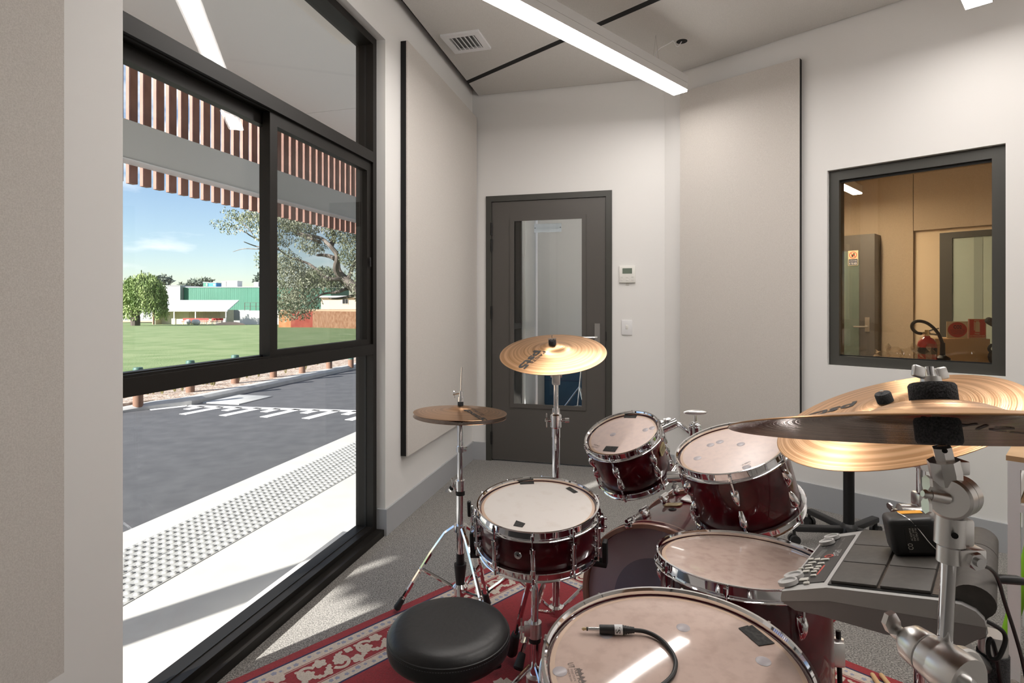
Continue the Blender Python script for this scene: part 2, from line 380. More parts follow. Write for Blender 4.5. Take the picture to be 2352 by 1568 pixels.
# ------------------------------------------------------------------ main window
FR0, FR1, FG = .045, .145, .09
win = struct('window_1', MB().fbox(W_, U0 + .012, U0 + .05, FR0, FR1, 0, ZH - .002), M['alu_dark'], sm=0)
fp = lambda n, a0, a1, b0, b1, z0, z1, m='alu_dark': obj(n, MB().fbox(W_, a0, a1, b0, b1, z0, z1), M[m], win, sm=0)
fp('jamb', U1 - .038, U1, FR0, FR1, 0, ZH - .002)
fp('head', U0 + .05, U1 - .038, FR0, FR1, ZH - .042, ZH - .002)
fp('sill', U0 + .05, U1 - .038, FR0, FR1, -.0, .058)
fp('sill_lip', U0 + .012, U1, .001, FR0, -.001, .034)
fp('transom', U0 + .05, U1 - .038, FR0 - .004, FR1, 1.975, 2.03)
fp('transom', U0 + .05, U1 - .038, FR0 - .004, FR1, .968, 1.02)
for z0, z1 in ((1.02, 1.024), (1.97, 1.975)):
    fp('track', U0 + .05, U1 - .038, FR0 + .012, FR0 + .018, z0, z1 + .004 if z0 < 1.5 else z1)
    fp('track', U0 + .05, U1 - .038, FR0 + .05, FR0 + .056, z0, z1)
UM = 2.405
def sash(u0, u1, r0, r1, wd, bot, top, rail=.022):
    s = obj('sash', MB().fbox(W_, u0, u0 + wd, r0, r1, bot, top).fbox(W_, u1 - wd, u1, r0, r1, bot, top).fbox(W_, u0 + wd, u1 - wd, r0, r1, bot, bot + rail).fbox(W_, u0 + wd, u1 - wd, r0, r1, top - .045, top), M['alu_dark'], win, sm=0)
    m_ = (r0 + r1) / 2
    obj('pane', MB().fbox(W_, u0 + wd - .004, u1 - wd + .004, m_ - .003, m_ + .003, bot + rail - .003, top - .04), M['glass'], s, sm=0)
    return s
sash(UM - .03, U1 - .038, FR0 + .052, FR0 + .085, .026, 1.024, 1.97, .005)
sR = sash(U0 + .05, UM + .03, FR0 + .012, FR0 + .045, .045, 1.026, 1.97)
obj('latch', MB().box((0, 0, 0), (.006, .012, .05), TM(W_(U0 + .075, FR0 + .004, 1.45), (0, 0, 1), Nw), .003), M['black_plastic'], sR)
# insect screen over the sliding sash: fine dark gauze
ms = bpy.data.materials.new('gauze'); ms.use_nodes = True; t = ms.node_tree; t.nodes.clear()
a_ = N(t, 'ShaderNodeBsdfTransparent'); d_ = N(t, 'ShaderNodeBsdfDiffuse'); d_.inputs[0].default_value = (.035, .035, .035, 1); x_ = N(t, 'ShaderNodeMixShader'); x_.inputs[0].default_value = .24; o_ = N(t, 'ShaderNodeOutputMaterial')
t.links.new(a_.outputs[0], x_.inputs[1]); t.links.new(d_.outputs[0], x_.inputs[2]); t.links.new(x_.outputs[0], o_.inputs[0])
obj('insect_screen', MB().fbox(W_, U0 + .06, UM - .01, FR1 - .012, FR1 - .010, 1.03, 1.975), ms, win, sm=0)
for z0, z1 in ((.05, .972), (2.026, ZH - .04)):
    obj('pane', MB().fbox(W_, U0 + .046, U1 - .034, FG - .003, FG + .003, z0, z1), M['glass'], win, sm=0)
    fp('gasket', U0 + .05, U0 + .053, FG - .006, FG + .006, z0, z1, 'gasket')
    fp('gasket', U0 + .05, U1 - .038, FG - .006, FG + .006, max(z0, .058), max(z0, .058) + .003, 'gasket')
# ------------------------------------------------------------------ door
door = struct('door_1', MB().fbox(Dr, TD0, TD0 + .045, -.012, .16, 0, ZD).fbox(Dr, TD1 - .045, TD1, -.012, .16, 0, ZD).fbox(Dr, TD0 + .045, TD1 - .045, -.012, .16, ZD - .045, ZD), M['door_frame'], sm=0)
a0, a1 = TD0 + .048, TD1 - .048; g0, g1, gz0, gz1 = a0 + .165, a1 - .165, .445, 1.90
leaf = obj('leaf', MB().fbox(Dr, a0, g0, .0, .045, .012, ZD - .048).fbox(Dr, g1, a1, 0, .045, .012, ZD - .048).fbox(Dr, g0, g1, 0, .045, .012, gz0).fbox(Dr, g0, g1, 0, .045, gz1, ZD - .048), M['door_paint'], door, sm=0)
for (p0, p1, z0, z1) in ((g0 - .018, g0 + .014, gz0 - .018, gz1 + .018), (g1 - .014, g1 + .018, gz0 - .018, gz1 + .018), (g0 + .014, g1 - .014, gz0 - .018, gz0 + .014), (g0 + .014, g1 - .014, gz1 - .014, gz1 + .018)):
    obj('glazing_bead', MB().fbox(Dr, p0, p1, -.008, .0, z0, z1), M['door_paint'], leaf, sm=0)
obj('pane', MB().fbox(Dr, g0 + .002, g1 - .002, .018, .024, gz0, gz1), M['glass'], leaf, sm=0)
for z in (1.70, 1.83, 1.17, .18):
    obj('hinge', MB().cyl(Dr(TD0 + .046, -.012, z - .05), Dr(TD0 + .046, -.012, z + .05), .008, n=10), M['gasket'], door)
hx = a1 - .062
hd = obj('handle_plate', MB().fbox(Dr, hx - .02, hx + .02, -.006, 0, .93, 1.09), M['satin_steel'], leaf, sm=0)
obj('lever', MB().tube([Dr(hx, 0, .985), Dr(hx, -.05, .985), Dr(hx - .012, -.058, .985), Dr(hx - .125, -.058, .985)], .0085, 10), M['satin_steel'], leaf)
obj('strike', MB().fbox(Dr, TD1 - .046, TD1 - .040, -.014, .0, .96, 1.03), M['black_metal'], door, sm=0)
# notice on the far side of the glass, seen from behind
sg = tag(obj('door_sign', MB().fbox(Dr, g0 + .17, g0 + .385, .026, .029, 1.795, 1.862), M['white_print'], None, sm=0), 'small white room sign stuck high on the glass of the grey door, back to front', 'sign')
glass_mat('sign_film', (.86, .90, .93), .5, ((.75, .8, .84), .45)); sg.data.materials[0] = M['sign_film']
xx = g0 + .365
tm = MB(); text_at(tm, 'Edit Room, Drum', Dr(xx - .03, .0255, 1.815), dd * -.145, Vector((0, 0, .026)))
obj('lettering', tm, mat('sign_ink', (.30, .34, .36), .5), sg, sm=0)
obj('emblem', MB().lathe([(.006, 0), (.010, 0), (.010, .001), (.006, .001)], TM(Dr(xx - .012, .0245, 1.83), nd), 16, True), M['sign_ink'], sg)
for q in (g0 + .178, g0 + .377): obj('screw', MB().cyl(Dr(q, .0245, 1.83), Dr(q, .026, 1.83), .004, n=10), M['ink'], sg)
# ------------------------------------------------------------------ control room window in the angled wall
w2 = struct('window_2', MB().fbox(V_, S0 + .004, S0 + .055, .03, .13, ZW0, ZW1).fbox(V_, S1 - .055, S1, .03, .13, ZW0, ZW1).fbox(V_, S0 + .055, S1 - .055, .03, .13, ZW0, ZW0 + .055).fbox(V_, S0 + .055, S1 - .055, .03, .13, ZW1 - .06, ZW1 - .004), M['door_frame'], sm=0)
obj('bead', MB().fbox(V_, S0 + .055, S1 - .055, .05, .056, ZW1 - .075, ZW1 - .06).fbox(V_, S0 + .055, S1 - .055, .05, .056, ZW0 + .055, ZW0 + .062), M['gasket'], w2, sm=0)
obj('pane', MB().fbox(V_, S0 + .052, S1 - .052, .06, .066, ZW0 + .05, ZW1 - .06), M['glass_tint'], w2, sm=0)
obj('inner_pane', MB().fbox(V_, S0 + .052, S1 - .052, .115, .121, ZW0 + .05, ZW1 - .06), M['glass'], w2, sm=0)
# ------------------------------------------------------------------ acoustic wall panels
def panel(fr, a0, a1, z0, z1, sgn, label, th=.042):
    t_ = thing('acoustic_panel', label, 'wall panel', fr((a0 + a1) / 2, 0, z0))
    obj('felt_face', MB().fbox(fr, a0, a1, sgn * (th - .008), sgn * th, z0, z1), M['panel_felt'], t_, sm=0)
    obj('core', MB().fbox(fr, a0 + .0005, a1 - .0005, 0, sgn * (th - .008), z0 + .0005, z1 - .0005), M['panel_edge'], t_, sm=0)
panel(W_, .015, 1.365, .372, 2.72, -1, 'tall grey felt acoustic panel between the big window and the grey door')
panel(V_, .147, .946, .372, 2.735, -1, 'tall grey felt acoustic panel on the wall left of the control room window')
panel(W_, 3.31, 4.6, .372, 2.74, -1, 'tall grey felt acoustic panel on the window wall, on the side away from the door')
# ------------------------------------------------------------------ suspended lamps
ld = nr                                                      # lamps run square to the angled wall
LZ0, LZ1 = 2.61, 2.715
def lamp(end, label, wires=True, length=2.4):
    fr = lambda a, b, z: Vector((end[0], end[1], 0)) - ld * a - dr * b + Vector((0, 0, z))
    t_ = thing('pendant_lamp', label, 'ceiling lamp', fr(length / 2, .052, LZ0), 'linear pendant lamps')
    obj('housing', MB().fbox(fr, 0, length, 0, .104, LZ0 + .012, LZ1 - .052).fbox(fr, 0, length, 0, .104, LZ1 - .049, LZ1).fbox(fr, .001, length - .001, .002, .102, LZ1 - .052, LZ1 - .049), M['lamp_body'], t_, sm=0)
    obj('diffuser', MB().fbox(fr, .003, length - .003, .004, .100, LZ0, LZ0 + .012), emit_mat_lamp, t_, sm=0)
    for a in (.30, length - .3):
        for b_ in (.03, .075):
            obj('wire', MB().tube([fr(a, b_, LZ1), fr(a, .052, CE)], .0012, 5), M['steel_soft'], t_)
    return fr
fr1 = lamp((1.139, 3.685), 'long white linear lamp hung on wires in front of the grey door')
lamp((2.20, 2.60), 'long white linear lamp hung closest to the control room window')
lamp((3.25, 1.51), 'unseen extra linear lamp added for room light, well beyond the control room window')  # unseen lamp, added to help light the room
hole = Vector((1.075, 3.60, CE))
ro = tag(obj('cable_outlet', MB().lathe([(0, -.001), (.034, -.001), (.034, .004), (0, .004)], TM(hole), 20), M['plenum']), 'small round black cable hole in the felt ceiling above the lamp end', 'outlet')
tag(obj('lamp_flex', MB().tube(smooth([hole + Vector((0, 0, .002)), hole + Vector((-.03, 0, -.045)), hole + Vector((-.06, -.02, .0)), hole + Vector((-.075, -.03, -.02)), fr1(.30, .055, 2.80), fr1(.30, .055, LZ1)]), .003, 6), M['white_paint']), 'thin white flex looping from the ceiling hole down to the lamp', 'cable')
# ceiling vent
vc = [G(1017, 80, CE), G(1098, 68, CE), G(1123, 108, CE), G(1045, 118, CE)]
vo = sum(vc, Vector()) / 4; vx = ((vc[1] - vc[0]) + (vc[2] - vc[3])).normalized(); Mv = TM(vo, (0, 0, -1), vx)
t_ = thing('ceiling_vent', 'square white air grille with slanted louvres set in the felt ceiling', 'vent', vo)
hv = .125
obj('frame', MB().prism([(-hv, -hv), (hv, -hv), (hv, -hv + .04), (-hv, -hv + .04)], .014, Mv).prism([(-hv, hv - .04), (hv, hv - .04), (hv, hv), (-hv, hv)], .014, Mv).prism([(-hv, -hv + .04), (-hv + .04, -hv + .04), (-hv + .04, hv - .04), (-hv, hv - .04)], .014, Mv).prism([(hv - .04, -hv + .04), (hv, -hv + .04), (hv, hv - .04), (hv - .04, hv - .04)], .014, Mv), M['white_paint'], t_, sm=0)
obj('backing', MB().prism([(-.085, -.085), (.085, -.085), (.085, .085), (-.085, .085)], .001, Mv), mat('vent_dark', (.2, .2, .2), .8), t_, sm=0)
for i in range(6):
    x = -.07 + i * .028
    obj('louvre', MB().box((0, 0, 0), (.003, .168, .024), Mv @ Matrix.Translation((x, 0, .009)) @ Matrix.Rotation(R(50), 4, 'Y')), M['white_paint'], t_, sm=0)
# ------------------------------------------------------------------ wall controls
def wallbox(fr, a, z, wd, ht, th, m_): return MB().fbox(fr, a - wd / 2, a + wd / 2, -th, 0, z - ht / 2, z + ht / 2)
def dwall(px, py):
    p = ray_plane(px, py, C1, nd); return (p - C1).dot(dd), p.z
ta, tz = dwall(1441, 630)
t_ = thing('thermostat', 'white wall thermostat with small grey green screen beside the grey door', 'thermostat', Dr(ta, 0, tz))
obj('body', MB().box((0, 0, 0), (.118, .125, .018), TM(Dr(ta, -.009, tz), -nd, dd), .004), M['thermo'], t_)
obj('screen', MB().fbox(Dr, ta - .035, ta + .035, -.0195, -.018, tz + .005, tz + .045), mat('screen_grey', (.16, .20, .16), .25), t_, sm=0)
for q in ((-.04, -.02), (0, -.02), (.04, -.02), (-.04, -.042), (0, -.042), (.04, -.042)):
    obj('key', MB().box((0, 0, 0), (.018, .009, .003), TM(Dr(ta + q[0], -.019, tz + q[1]), -nd, dd), .001), mat('thermo_key', (.72, .71, .68), .5) if 'thermo_key' not in M else M['thermo_key'], t_)
obj('tag', MB().fbox(Dr, ta - .012, ta + .012, -.004, -.001, tz - .08, tz - .066), M['pad_key'], t_, sm=0)
ta, tz = dwall(1440, 752)
t_ = thing('light_switch', 'plain white light switch plate below the thermostat', 'switch', Dr(ta, 0, tz))
obj('plate', MB().box((0, 0, 0), (.078, .112, .009), TM(Dr(ta, -.0045, tz), -nd, dd), .003), M['white_paint'], t_)
obj('rocker', MB().box((0, 0, 0), (.018, .03, .004), TM(Dr(ta, -.010, tz + .005), -nd, dd), .002), M['thermo'], t_)
# door stop near the baseboard
pd = G(1032, 1128)
t_ = thing('door_stop', 'small steel floor door stop with black rubber ring by the baseboard', 'door stop', (pd.x, pd.y, 0))
obj('dome', MB().lathe([(0, .022), (.014, .02), (.026, .008), (.028, 0), (0, 0)], TM((pd.x, pd.y, 0)), 16), M['steel_soft'], t_)
obj('buffer', MB().cyl((pd.x + .012, pd.y - .004, .02), (pd.x + .03, pd.y - .012, .034), .016, n=14), M['rubber'], t_)
#==SPLIT==
# ------------------------------------------------------------------ lobby behind the grey door
LQ = 2.6
mb = MB().fbox(W_, -.50, -.16, 0, .2, -.05, 2.75).fbox(W_, -2.9, -2.05, 0, .2, -.05, 2.75).fbox(W_, -2.05, -.50, 0, .2, 2.3, 2.75)
struct('wall_lobby_left', mb, M['wall_paint'], sm=0)
struct('wall_lobby_end', MB().fbox(Dr, -.02, 2.2, LQ, LQ + .1, 0, 2.75), M['wall_paint'], sm=0)
struct('wall_lobby_right', MB().fbox(Dr, 1.35, 1.45, .15, LQ, 0, 2.75), M['wall_paint'], sm=0)
struct('floor_lobby', MB().fbox(Dr, -.02, 1.45, 0, LQ, -.08, -.001), M['carpet'], sm=0)
struct('ceiling_lobby', MB().fbox(Dr, -.3, 1.6, .15, LQ, 2.7, 2.75), M['wall_paint'], sm=0)
w3 = struct('window_3', MB().fbox(W_, -.55, -.50, .04, .13, 0, 2.3).fbox(W_, -2.05, -2.0, .04, .13, 0, 2.3).fbox(W_, -2.0, -.55, .04, .13, 2.25, 2.3).fbox(W_, -2.0, -.55, .04, .13, 0, .06).fbox(W_, -2.0, -.55, .04, .13, .97, 1.03), M['alu_dark'], sm=0)
obj('pane', MB().fbox(W_, -2.0, -.55, .08, .086, .06, 2.25), M['glass'], w3, sm=0)
tag(obj('lobby_fill', MB().fbox(Dr, .3, 1.2, 1.2, 1.3, 2.66, 2.7), emit_mat('lobby_fill_glow', (1, .97, .93), 16), sm=0), 'added flat fill light under the lobby ceiling behind the grey door', 'ceiling lamp')  # glowing slab added to brighten the lobby, no such fitting seen
t_ = thing('standin_mat', 'added dark blue padded mat in the lobby, standing in for the blue tone low in the door glass', 'mat', Dr(.40, 2.50, 0))  # made-up mat, stands in for the blue tone low in the glass
obj('pad', MB().box((0, 0, 0), (.70, .10, .62), TM(Dr(.44, 2.50, .32), (0, 0, 1), dd), .03), M['navy_mat'], t_)
obj('seam', MB().fbox(Dr, .11, .77, 2.444, 2.452, .325, .332), M['navy'], t_, sm=0)
t_ = thing('music_stand', 'thin silver folding stand on the lobby floor behind the door glass', 'stand', Dr(.62, 1.6, 0))
obj('pole', MB().cyl(Dr(.62, 1.6, .18), Dr(.70, 1.55, .95), .008, n=10), M['steel_soft'], t_)
for a, b_ in ((-.25, -.05), (.16, .2), (.14, -.22)):
    obj('leg', MB().cyl(Dr(.64, 1.59, .38), Dr(.62 + a, 1.6 + b_, .012), .008, n=8), M['steel_soft'], t_)
    obj('strut', MB().cyl(Dr(.62, 1.6, .18), Dr(.62 + a * .6, 1.6 + b_ * .6, .16), .005, n=8), M['steel_soft'], t_)
# ------------------------------------------------------------------ control room beyond the angled wall
CQ = 4.8
mb = MB().fbox(V_, -1.5, 8.0, CQ, CQ + .1, 0, 2.9); struct('wall_control_end', mb, M['tan_wall'], sm=0)
struct('wall_control_left', MB().fbox(V_, -.35, -.25, 1.2, CQ, 0, 2.9).fbox(V_, -.35, -.25, .15, 1.2, 0, 2.9), M['tan_felt'], sm=0)
struct('wall_control_right', MB().fbox(V_, 6.0, 6.1, .15, CQ, 0, 2.9), M['tan_felt'], sm=0)
struct('floor_control', MB().fbox(V_, -.35, 6.1, .0, CQ, -.08, -.001), M['carpet'], sm=0)
struct('ceiling_control', MB().fbox(V_, -.35, 6.1, .15, CQ, 2.85, 2.95), M['tan_felt'], sm=0)
def cwall(px, py, q=CQ):
    p = ray_plane(px, py, V_(0, q, 0), nr); return (p - C2).dot(dr), p.z
sx, zl = cwall(2097, 530, CQ - .06)
t_ = thing('fabric_lining', 'tan fabric wall lining on the end wall of the control room', 'wall panel', V_(sx, CQ, 0))
obj('felt_face', MB().fbox(V_, -.25, sx, CQ - .06, CQ, 0, 2.85), M['tan_felt'], t_, sm=0)
obj('bulkhead', MB().fbox(V_, sx + .006, 6.0, CQ - .06, CQ, zl, 2.85), M['tan_felt'], t_, sm=0)
# left door in the control room
q1 = CQ - .30
b0, z0 = cwall(1925, 540, q1); b1, z1 = cwall(2009, 537, q1)
d2 = struct('door_2', MB().fbox(V_, b0 - .25, b1, q1 - .045, q1, 0, z1).fbox(V_, b1, b1 + .01, q1 - .045, CQ - .06, 0, z1), M['door_paint'], sm=0)
c0, cz0 = cwall(1938, 578, q1 - .05); c1, cz1 = cwall(1973, 800, q1 - .05)
obj('pane', MB().fbox(V_, c0 - .3, c1, q1 - .05, q1 - .046, max(.3, cz1 - .3), cz0), M['glass_green'], d2, sm=0)
hs, hz = cwall(1992, 745, q1 - .05)
obj('handle_plate', MB().fbox(V_, hs - .025, hs + .025, q1 - .055, q1 - .045, hz - .09, hz + .09), M['satin_steel'], d2, sm=0)
obj('lever', MB().tube([V_(hs, q1 - .05, hz - .03), V_(hs, q1 - .1, hz - .03), V_(hs - .14, q1 - .1, hz - .03)], .011, 8), M['satin_steel'], d2)
n0, nz0 = cwall(1948, 576, q1 - .055); n1, nz1 = cwall(1971, 609, q1 - .055)
t_ = thing('notice', 'small no food or drink notice on the far control room door glass', 'sign', V_((n0 + n1) / 2, q1 - .055, nz1))
obj('sheet', MB().fbox(V_, n0, n1, q1 - .056, q1 - .052, nz1, nz0), M['sign_cream'], t_, sm=0)
obj('caption', MB().fbox(V_, n0 + .006, n1 - .006, q1 - .0575, q1 - .056, nz1 + .006, nz1 + (nz0 - nz1) * .42), M['navy'], t_, sm=0)
nh = nz0 - nz1; nw = n1 - n0
tm = MB(); text_at(tm, 'NO FOOD OR DRINK', V_(n0 + .012, q1 - .058, nz1 + nh * .25), dr * (nw - .024), Vector((0, 0, nh * .11)))
text_at(tm, 'IN THIS AREA', V_(n0 + .012, q1 - .058, nz1 + nh * .06), dr * (nw - .024), Vector((0, 0, nh * .15)), bold=.02); obj('lettering', tm, M['white_print'], t_, sm=0)
rr = nh * .23
obj('prohibition_ring', MB().lathe([(rr * .82, 0), (rr, 0), (rr, .002), (rr * .82, .002)], TM(V_((n0 + n1) / 2, q1 - .056, nz1 + nh * .70), -nr), 24, True).box((0, 0, .001), (rr * 1.8, rr * .16, .001), TM(V_((n0 + n1) / 2, q1 - .056, nz1 + nh * .70), -nr, dr) @ Matrix.Rotation(R(-45), 4, 'Z')), M['red_print'], t_)
obj('cup', MB().fbox(V_, (n0 + n1) / 2 - rr * .4, (n0 + n1) / 2 + rr * .05, q1 - .0572, q1 - .056, nz1 + nh * .58, nz1 + nh * .74).fbox(V_, (n0 + n1) / 2 + rr * .1, (n0 + n1) / 2 + rr * .4, q1 - .0572, q1 - .056, nz1 + nh * .62, nz1 + nh * .84), M['ink'], t_, sm=0)
# right glazed door frame in the recess
e0, ez = cwall(2160, 536); e1 = e0 + 1.0
d3 = struct('door_3', MB().fbox(V_, e0, e0 + .12, CQ - .05, CQ - .001, 0, ez).fbox(V_, e1 - .12, e1, CQ - .05, CQ - .001, 0, ez).fbox(V_, e0 + .12, e1 - .12, CQ - .05, CQ - .001, ez - .07, ez), M['door_frame'], sm=0)
mat('frost', (.40, .47, .42), .4)
obj('pane', MB().fbox(V_, e0 + .12, e1 - .12, CQ - .03, CQ - .02, 0, ez - .07), M['frost'], d3, sm=0)
sM, _ = cwall(2243, 600); obj('pane_bar', MB().fbox(V_, sM - .02, sM + .06, CQ - .034, CQ - .03, 0, ez - .07), mat('frost_bar', (.28, .33, .30), .5), d3, sm=0)
# control room lamp (runs square to the wall like the studio lamps)
l0, lz = cwall(1981, 445, CQ - .75)
t_ = thing('control_lamp', 'warm linear lamp glowing near the ceiling of the control room', 'ceiling lamp', V_(l0, CQ - 1.6, lz))
obj('housing', MB().fbox(V_, l0 - .10, l0, CQ - 3.0, CQ - .75, lz + .012, lz + .10), M['lamp_body'], t_, sm=0)
obj('diffuser', MB().fbox(V_, l0 - .096, l0 - .004, CQ - 3.0, CQ - .755, lz, lz + .012), emit_mat('lamp_warm', (1, .91, .76), 105), t_, sm=0)
for q in (CQ - 2.7, CQ - 1.0): obj('wire', MB().tube([V_(l0 - .05, q, lz + .10), V_(l0 - .05, q, 2.85)], .0015, 5), M['steel_soft'], t_)
# desk under the window, with extinguisher, carton and signs
DZ = .80
t_ = thing('control_desk', 'pale desk standing under the control room window', 'desk', V_(1.9, .7, 0))
obj('top', MB().fbox(V_, .3, 3.6, .18, 1.25, DZ - .03, DZ), M['oak'], t_, sm=0)
for s_ in (.34, 3.5):
    for q in (.22, 1.2): obj('leg', MB().fbox(V_, s_, s_ + .05, q - .02, q + .03, 0, DZ - .03), M['white_paint'], t_, sm=0)
def desk(px, py):
    return G(px, py, DZ)
xb = desk(2129, 836); xb = Vector((xb.x, xb.y, DZ)); er = .060
ry = xb.y
t_ = thing('fire_extinguisher', 'red fire extinguisher with black band and curled black hose', 'fire extinguisher', xb)
obj('cylinder', MB().lathe([(0, 0), (er * .9, 0), (er, .010), (er, .135), (er * .93, .158), (er * .7, .182), (er * .35, .196), (er * .3, .206), (0, .206)], TM(xb), 28), M['ext_red'], t_)
obj('band', MB().lathe([(er + .0005, .075), (er + .001, .075), (er + .001, .122), (er + .0005, .122)], TM(xb), 28, True), M['rubber'], t_)
vt = xb + Vector((0, 0, .204))
obj('valve', MB().cyl(vt, vt + Vector((0, 0, .045)), .013, n=12).cyl(vt + Vector((-.035, 0, .02)), vt + Vector((.02, 0, .02)), .010, n=10), M['brass'], t_)
obj('lever', MB().tube([vt + Vector((0, 0, .03)), vt + Vector((.04, 0, .045)), vt + Vector((.085, 0, .055))], .006, 6), M['steel_soft'], t_)
obj('lever', MB().tube([vt + Vector((.005, 0, .015)), vt + Vector((.05, 0, .012)), vt + Vector((.10, 0, .004))], .006, 6), M['steel_soft'], t_)
hp = [P(2116, 766, ry), P(2104, 764, ry), P(2093, 752, ry - .02), P(2097, 740, ry - .03), P(2112, 736, ry - .03), P(2132, 742, ry - .02), P(2150, 758, ry), P(2160, 775, ry), P(2165, 790, ry)]
obj('hose', MB().tube(smooth(hp), .011, 10), M['rubber'], t_)
hb = P(2165, 836, ry); hb = Vector((hb.x + .0, hb.y, DZ))
obj('horn', MB().lathe([(0, 0), (.047, 0), (.047, .045), (.03, .056), (.017, .065), (.015, .155), (0, .155)], TM(hb), 18), M['rubber'], t_)
bx = desk(2222, 838); by = bx.y + .16
k = lambda px, py, Y=by: P(px, py, Y)
bl, br = k(2163, 700), k(2276, 700); tz_ = k(2200, 778).z
t_ = thing('carton', 'plain brown cardboard carton on the desk behind the fire extinguisher', 'box', (bx.x, by, DZ))
cx_ = (bl.x + br.x) / 2; cw = br.x - bl.x
Mc = TM((cx_, by + .12, (DZ + tz_) / 2), (0, 0, 1), (1, -.18, 0))
obj('walls', MB().box((0, 0, 0), (cw, .22, tz_ - DZ), Mc, .003), M['cardboard'], t_)
obj('flap', MB().box((0, 0, (tz_ - DZ) / 2 + .0015), (cw + .01, .11, .003), Mc), M['cardboard'], t_, sm=0)
def board(px0, px1, py0, py1, Y, m_, name, label):
    a, b_ = P(px0, py1, Y), P(px1, py0, Y)
    t2 = thing(name, label, 'sign', ((a.x + b_.x) / 2, Y, tz_))
    fr = lambda x, y, z: Vector((x, Y + y, z))
    obj('sheet', MB().fbox(fr, a.x, b_.x, 0, .006, tz_ + .0035, b_.z), m_, t2, sm=0)
    return t2, fr, a, b_
t2, fr, a, b_ = board(2175, 2223, 738, 777, by + .05, M['sign_cream'], 'warning_sign', 'cream sign with red oval reading CO2 propped on the carton')
ow_, oh = (b_.x - a.x), (b_.z - tz_ - .004); oc = Vector(((a.x + b_.x) / 2, by + .05, tz_ + .004 + oh / 2))
obj('oval', MB().lathe([(0, 0), (1, 0), (1, .0015), (0, .0015)], TM(oc, (0, -1, 0), (1, 0, 0)) @ Matrix.Diagonal((ow_ * .46, oh * .46, 1, 1)), 32), M['red_print'], t2, sm=0)
tm = MB(); text_at(tm, 'CO2', oc + Vector((-ow_ * .20, -.002, oh * .06)), (ow_ * .40, 0, 0), (0, 0, oh * .22), bold=.03)
for i, s_ in enumerate(('FOR ELECTRICAL FIRES', 'NOT TO BE USED IN', 'CONFINED SPACES')): text_at(tm, s_, oc + Vector((-ow_ * (.36 - .04 * i), -.002, oh * (-.06 - .11 * i))), (ow_ * (.72 - .08 * i), 0, 0), (0, 0, oh * .07))
obj('lettering', tm, M['ink'], t2, sm=0)
t2, fr, a, b_ = board(2225, 2265, 732, 779, by + .045, M['red_print'], 'extinguisher_sign', 'red fire extinguisher sign with white pictogram propped on the carton')
ow_, oh = (b_.x - a.x), (b_.z - tz_ - .004); oc = Vector((a.x, by + .045, tz_ + .004))
yy = by + .045 - .0015
q_ = lambda x0, x1, z0, z1: (oc.x + ow_ * x0, oc.x + ow_ * x1, -.0015, 0, oc.z + oh * z0, oc.z + oh * z1)
obj('border', MB().fbox(fr, *q_(0, .035, 0, 1)).fbox(fr, *q_(.965, 1, 0, 1)).fbox(fr, *q_(0, 1, 0, .03)).fbox(fr, *q_(0, 1, .97, 1)), M['sign_cream'], t2, sm=0)
obj('pictogram', MB().fbox(fr, *q_(.37, .63, .32, .82)).fbox(fr, *q_(.41, .59, .82, .87)).fbox(fr, *q_(.30, .34, .40, .86)).fbox(fr, *q_(.30, .60, .89, .93)), M['sign_cream'], t2, sm=0)
tm = MB(); text_at(tm, 'FIRE', (oc.x + ow_ * .34, yy, oc.z + oh * .19), (ow_ * .28, 0, 0), (0, 0, oh * .08), bold=.01); text_at(tm, 'EXTINGUISHER', (oc.x + ow_ * .07, yy, oc.z + oh * .07), (ow_ * .86, 0, 0), (0, 0, oh * .08), bold=.01)
obj('lettering', tm, M['sign_cream'], t2, sm=0)
# microphone arm poking in at the right side of that window
ma = P(2266, 733, by - .25); mb_ = P(2300, 752, by - .25)
t_ = thing('microphone', 'dark foam covered microphone reaching in behind the red extinguisher sign', 'microphone', (mb_.x + .2, mb_.y, DZ))
obj('foam', MB().tube([ma + (mb_ - ma) * f for f in (0, .06, .25, .6, 1)], [.012, .022, .026, .025, .022], 12), M['felt'], t_)
obj('arm', MB().tube([mb_, mb_ + Vector((.2, 0, -.06)), Vector((mb_.x + .2, mb_.y, DZ))], .010, 8), M['black_metal'], t_)
obj('foot', MB().cyl((mb_.x + .2, mb_.y, DZ), (mb_.x + .2, mb_.y, DZ + .02), .07, n=20), M['black_metal'], t_)
ck = P(2281, 805, by - .10)
t_ = thing('headphones', 'black hanging headset bundle on the desk beside the carton', 'headphones', (ck.x, ck.y, DZ))
obj('band', MB().tube([Vector((ck.x + .03 * math.sin(i * .6), ck.y, DZ + .006 + i * .0135)) for i in range(11)], .011, 8), M['rubber'], t_)
obj('cup', MB().sph((ck.x + .0, ck.y, DZ + .052), (.035, .025, .05)), M['black_plastic'], t_)
# crumpled clear plastic wrap lying along the sill behind the glass
mw = MB()
def crumple(mb, x0, x1, py0, py1, Y):
    nx, nz = 26, 7; vs = []; fs = []
    for i in range(nx + 1):
        for j in range(nz + 1):
            px = x0 + (x1 - x0) * i / nx; top = py0 + 9 * math.sin(i * .7) + 5 * math.sin(i * 1.9)
            p = P(px, top + (py1 - top) * (1 - j / nz), Y); p.y += .05 * random.uniform(-1, 1) * (.3 + .7 * j / nz) + .03 * math.sin(i * 1.1); p.z = max(p.z, DZ + .001) if j else DZ + .001; vs.append(p)
    for i in range(nx):
        for j in range(nz):
            a = i * (nz + 1) + j; fs.append([a, a + nz + 1, a + nz + 2, a + 1])
    mb.add(vs, fs)
crumple(mw, 2010, 2150, 800, 838, xb.y - .12)
tag(obj('plastic_wrap', mw, M['shrink_wrap'], sm=0, recalc=False), 'crumpled clear plastic wrap lying in front of the fire extinguisher', 'plastic wrap')
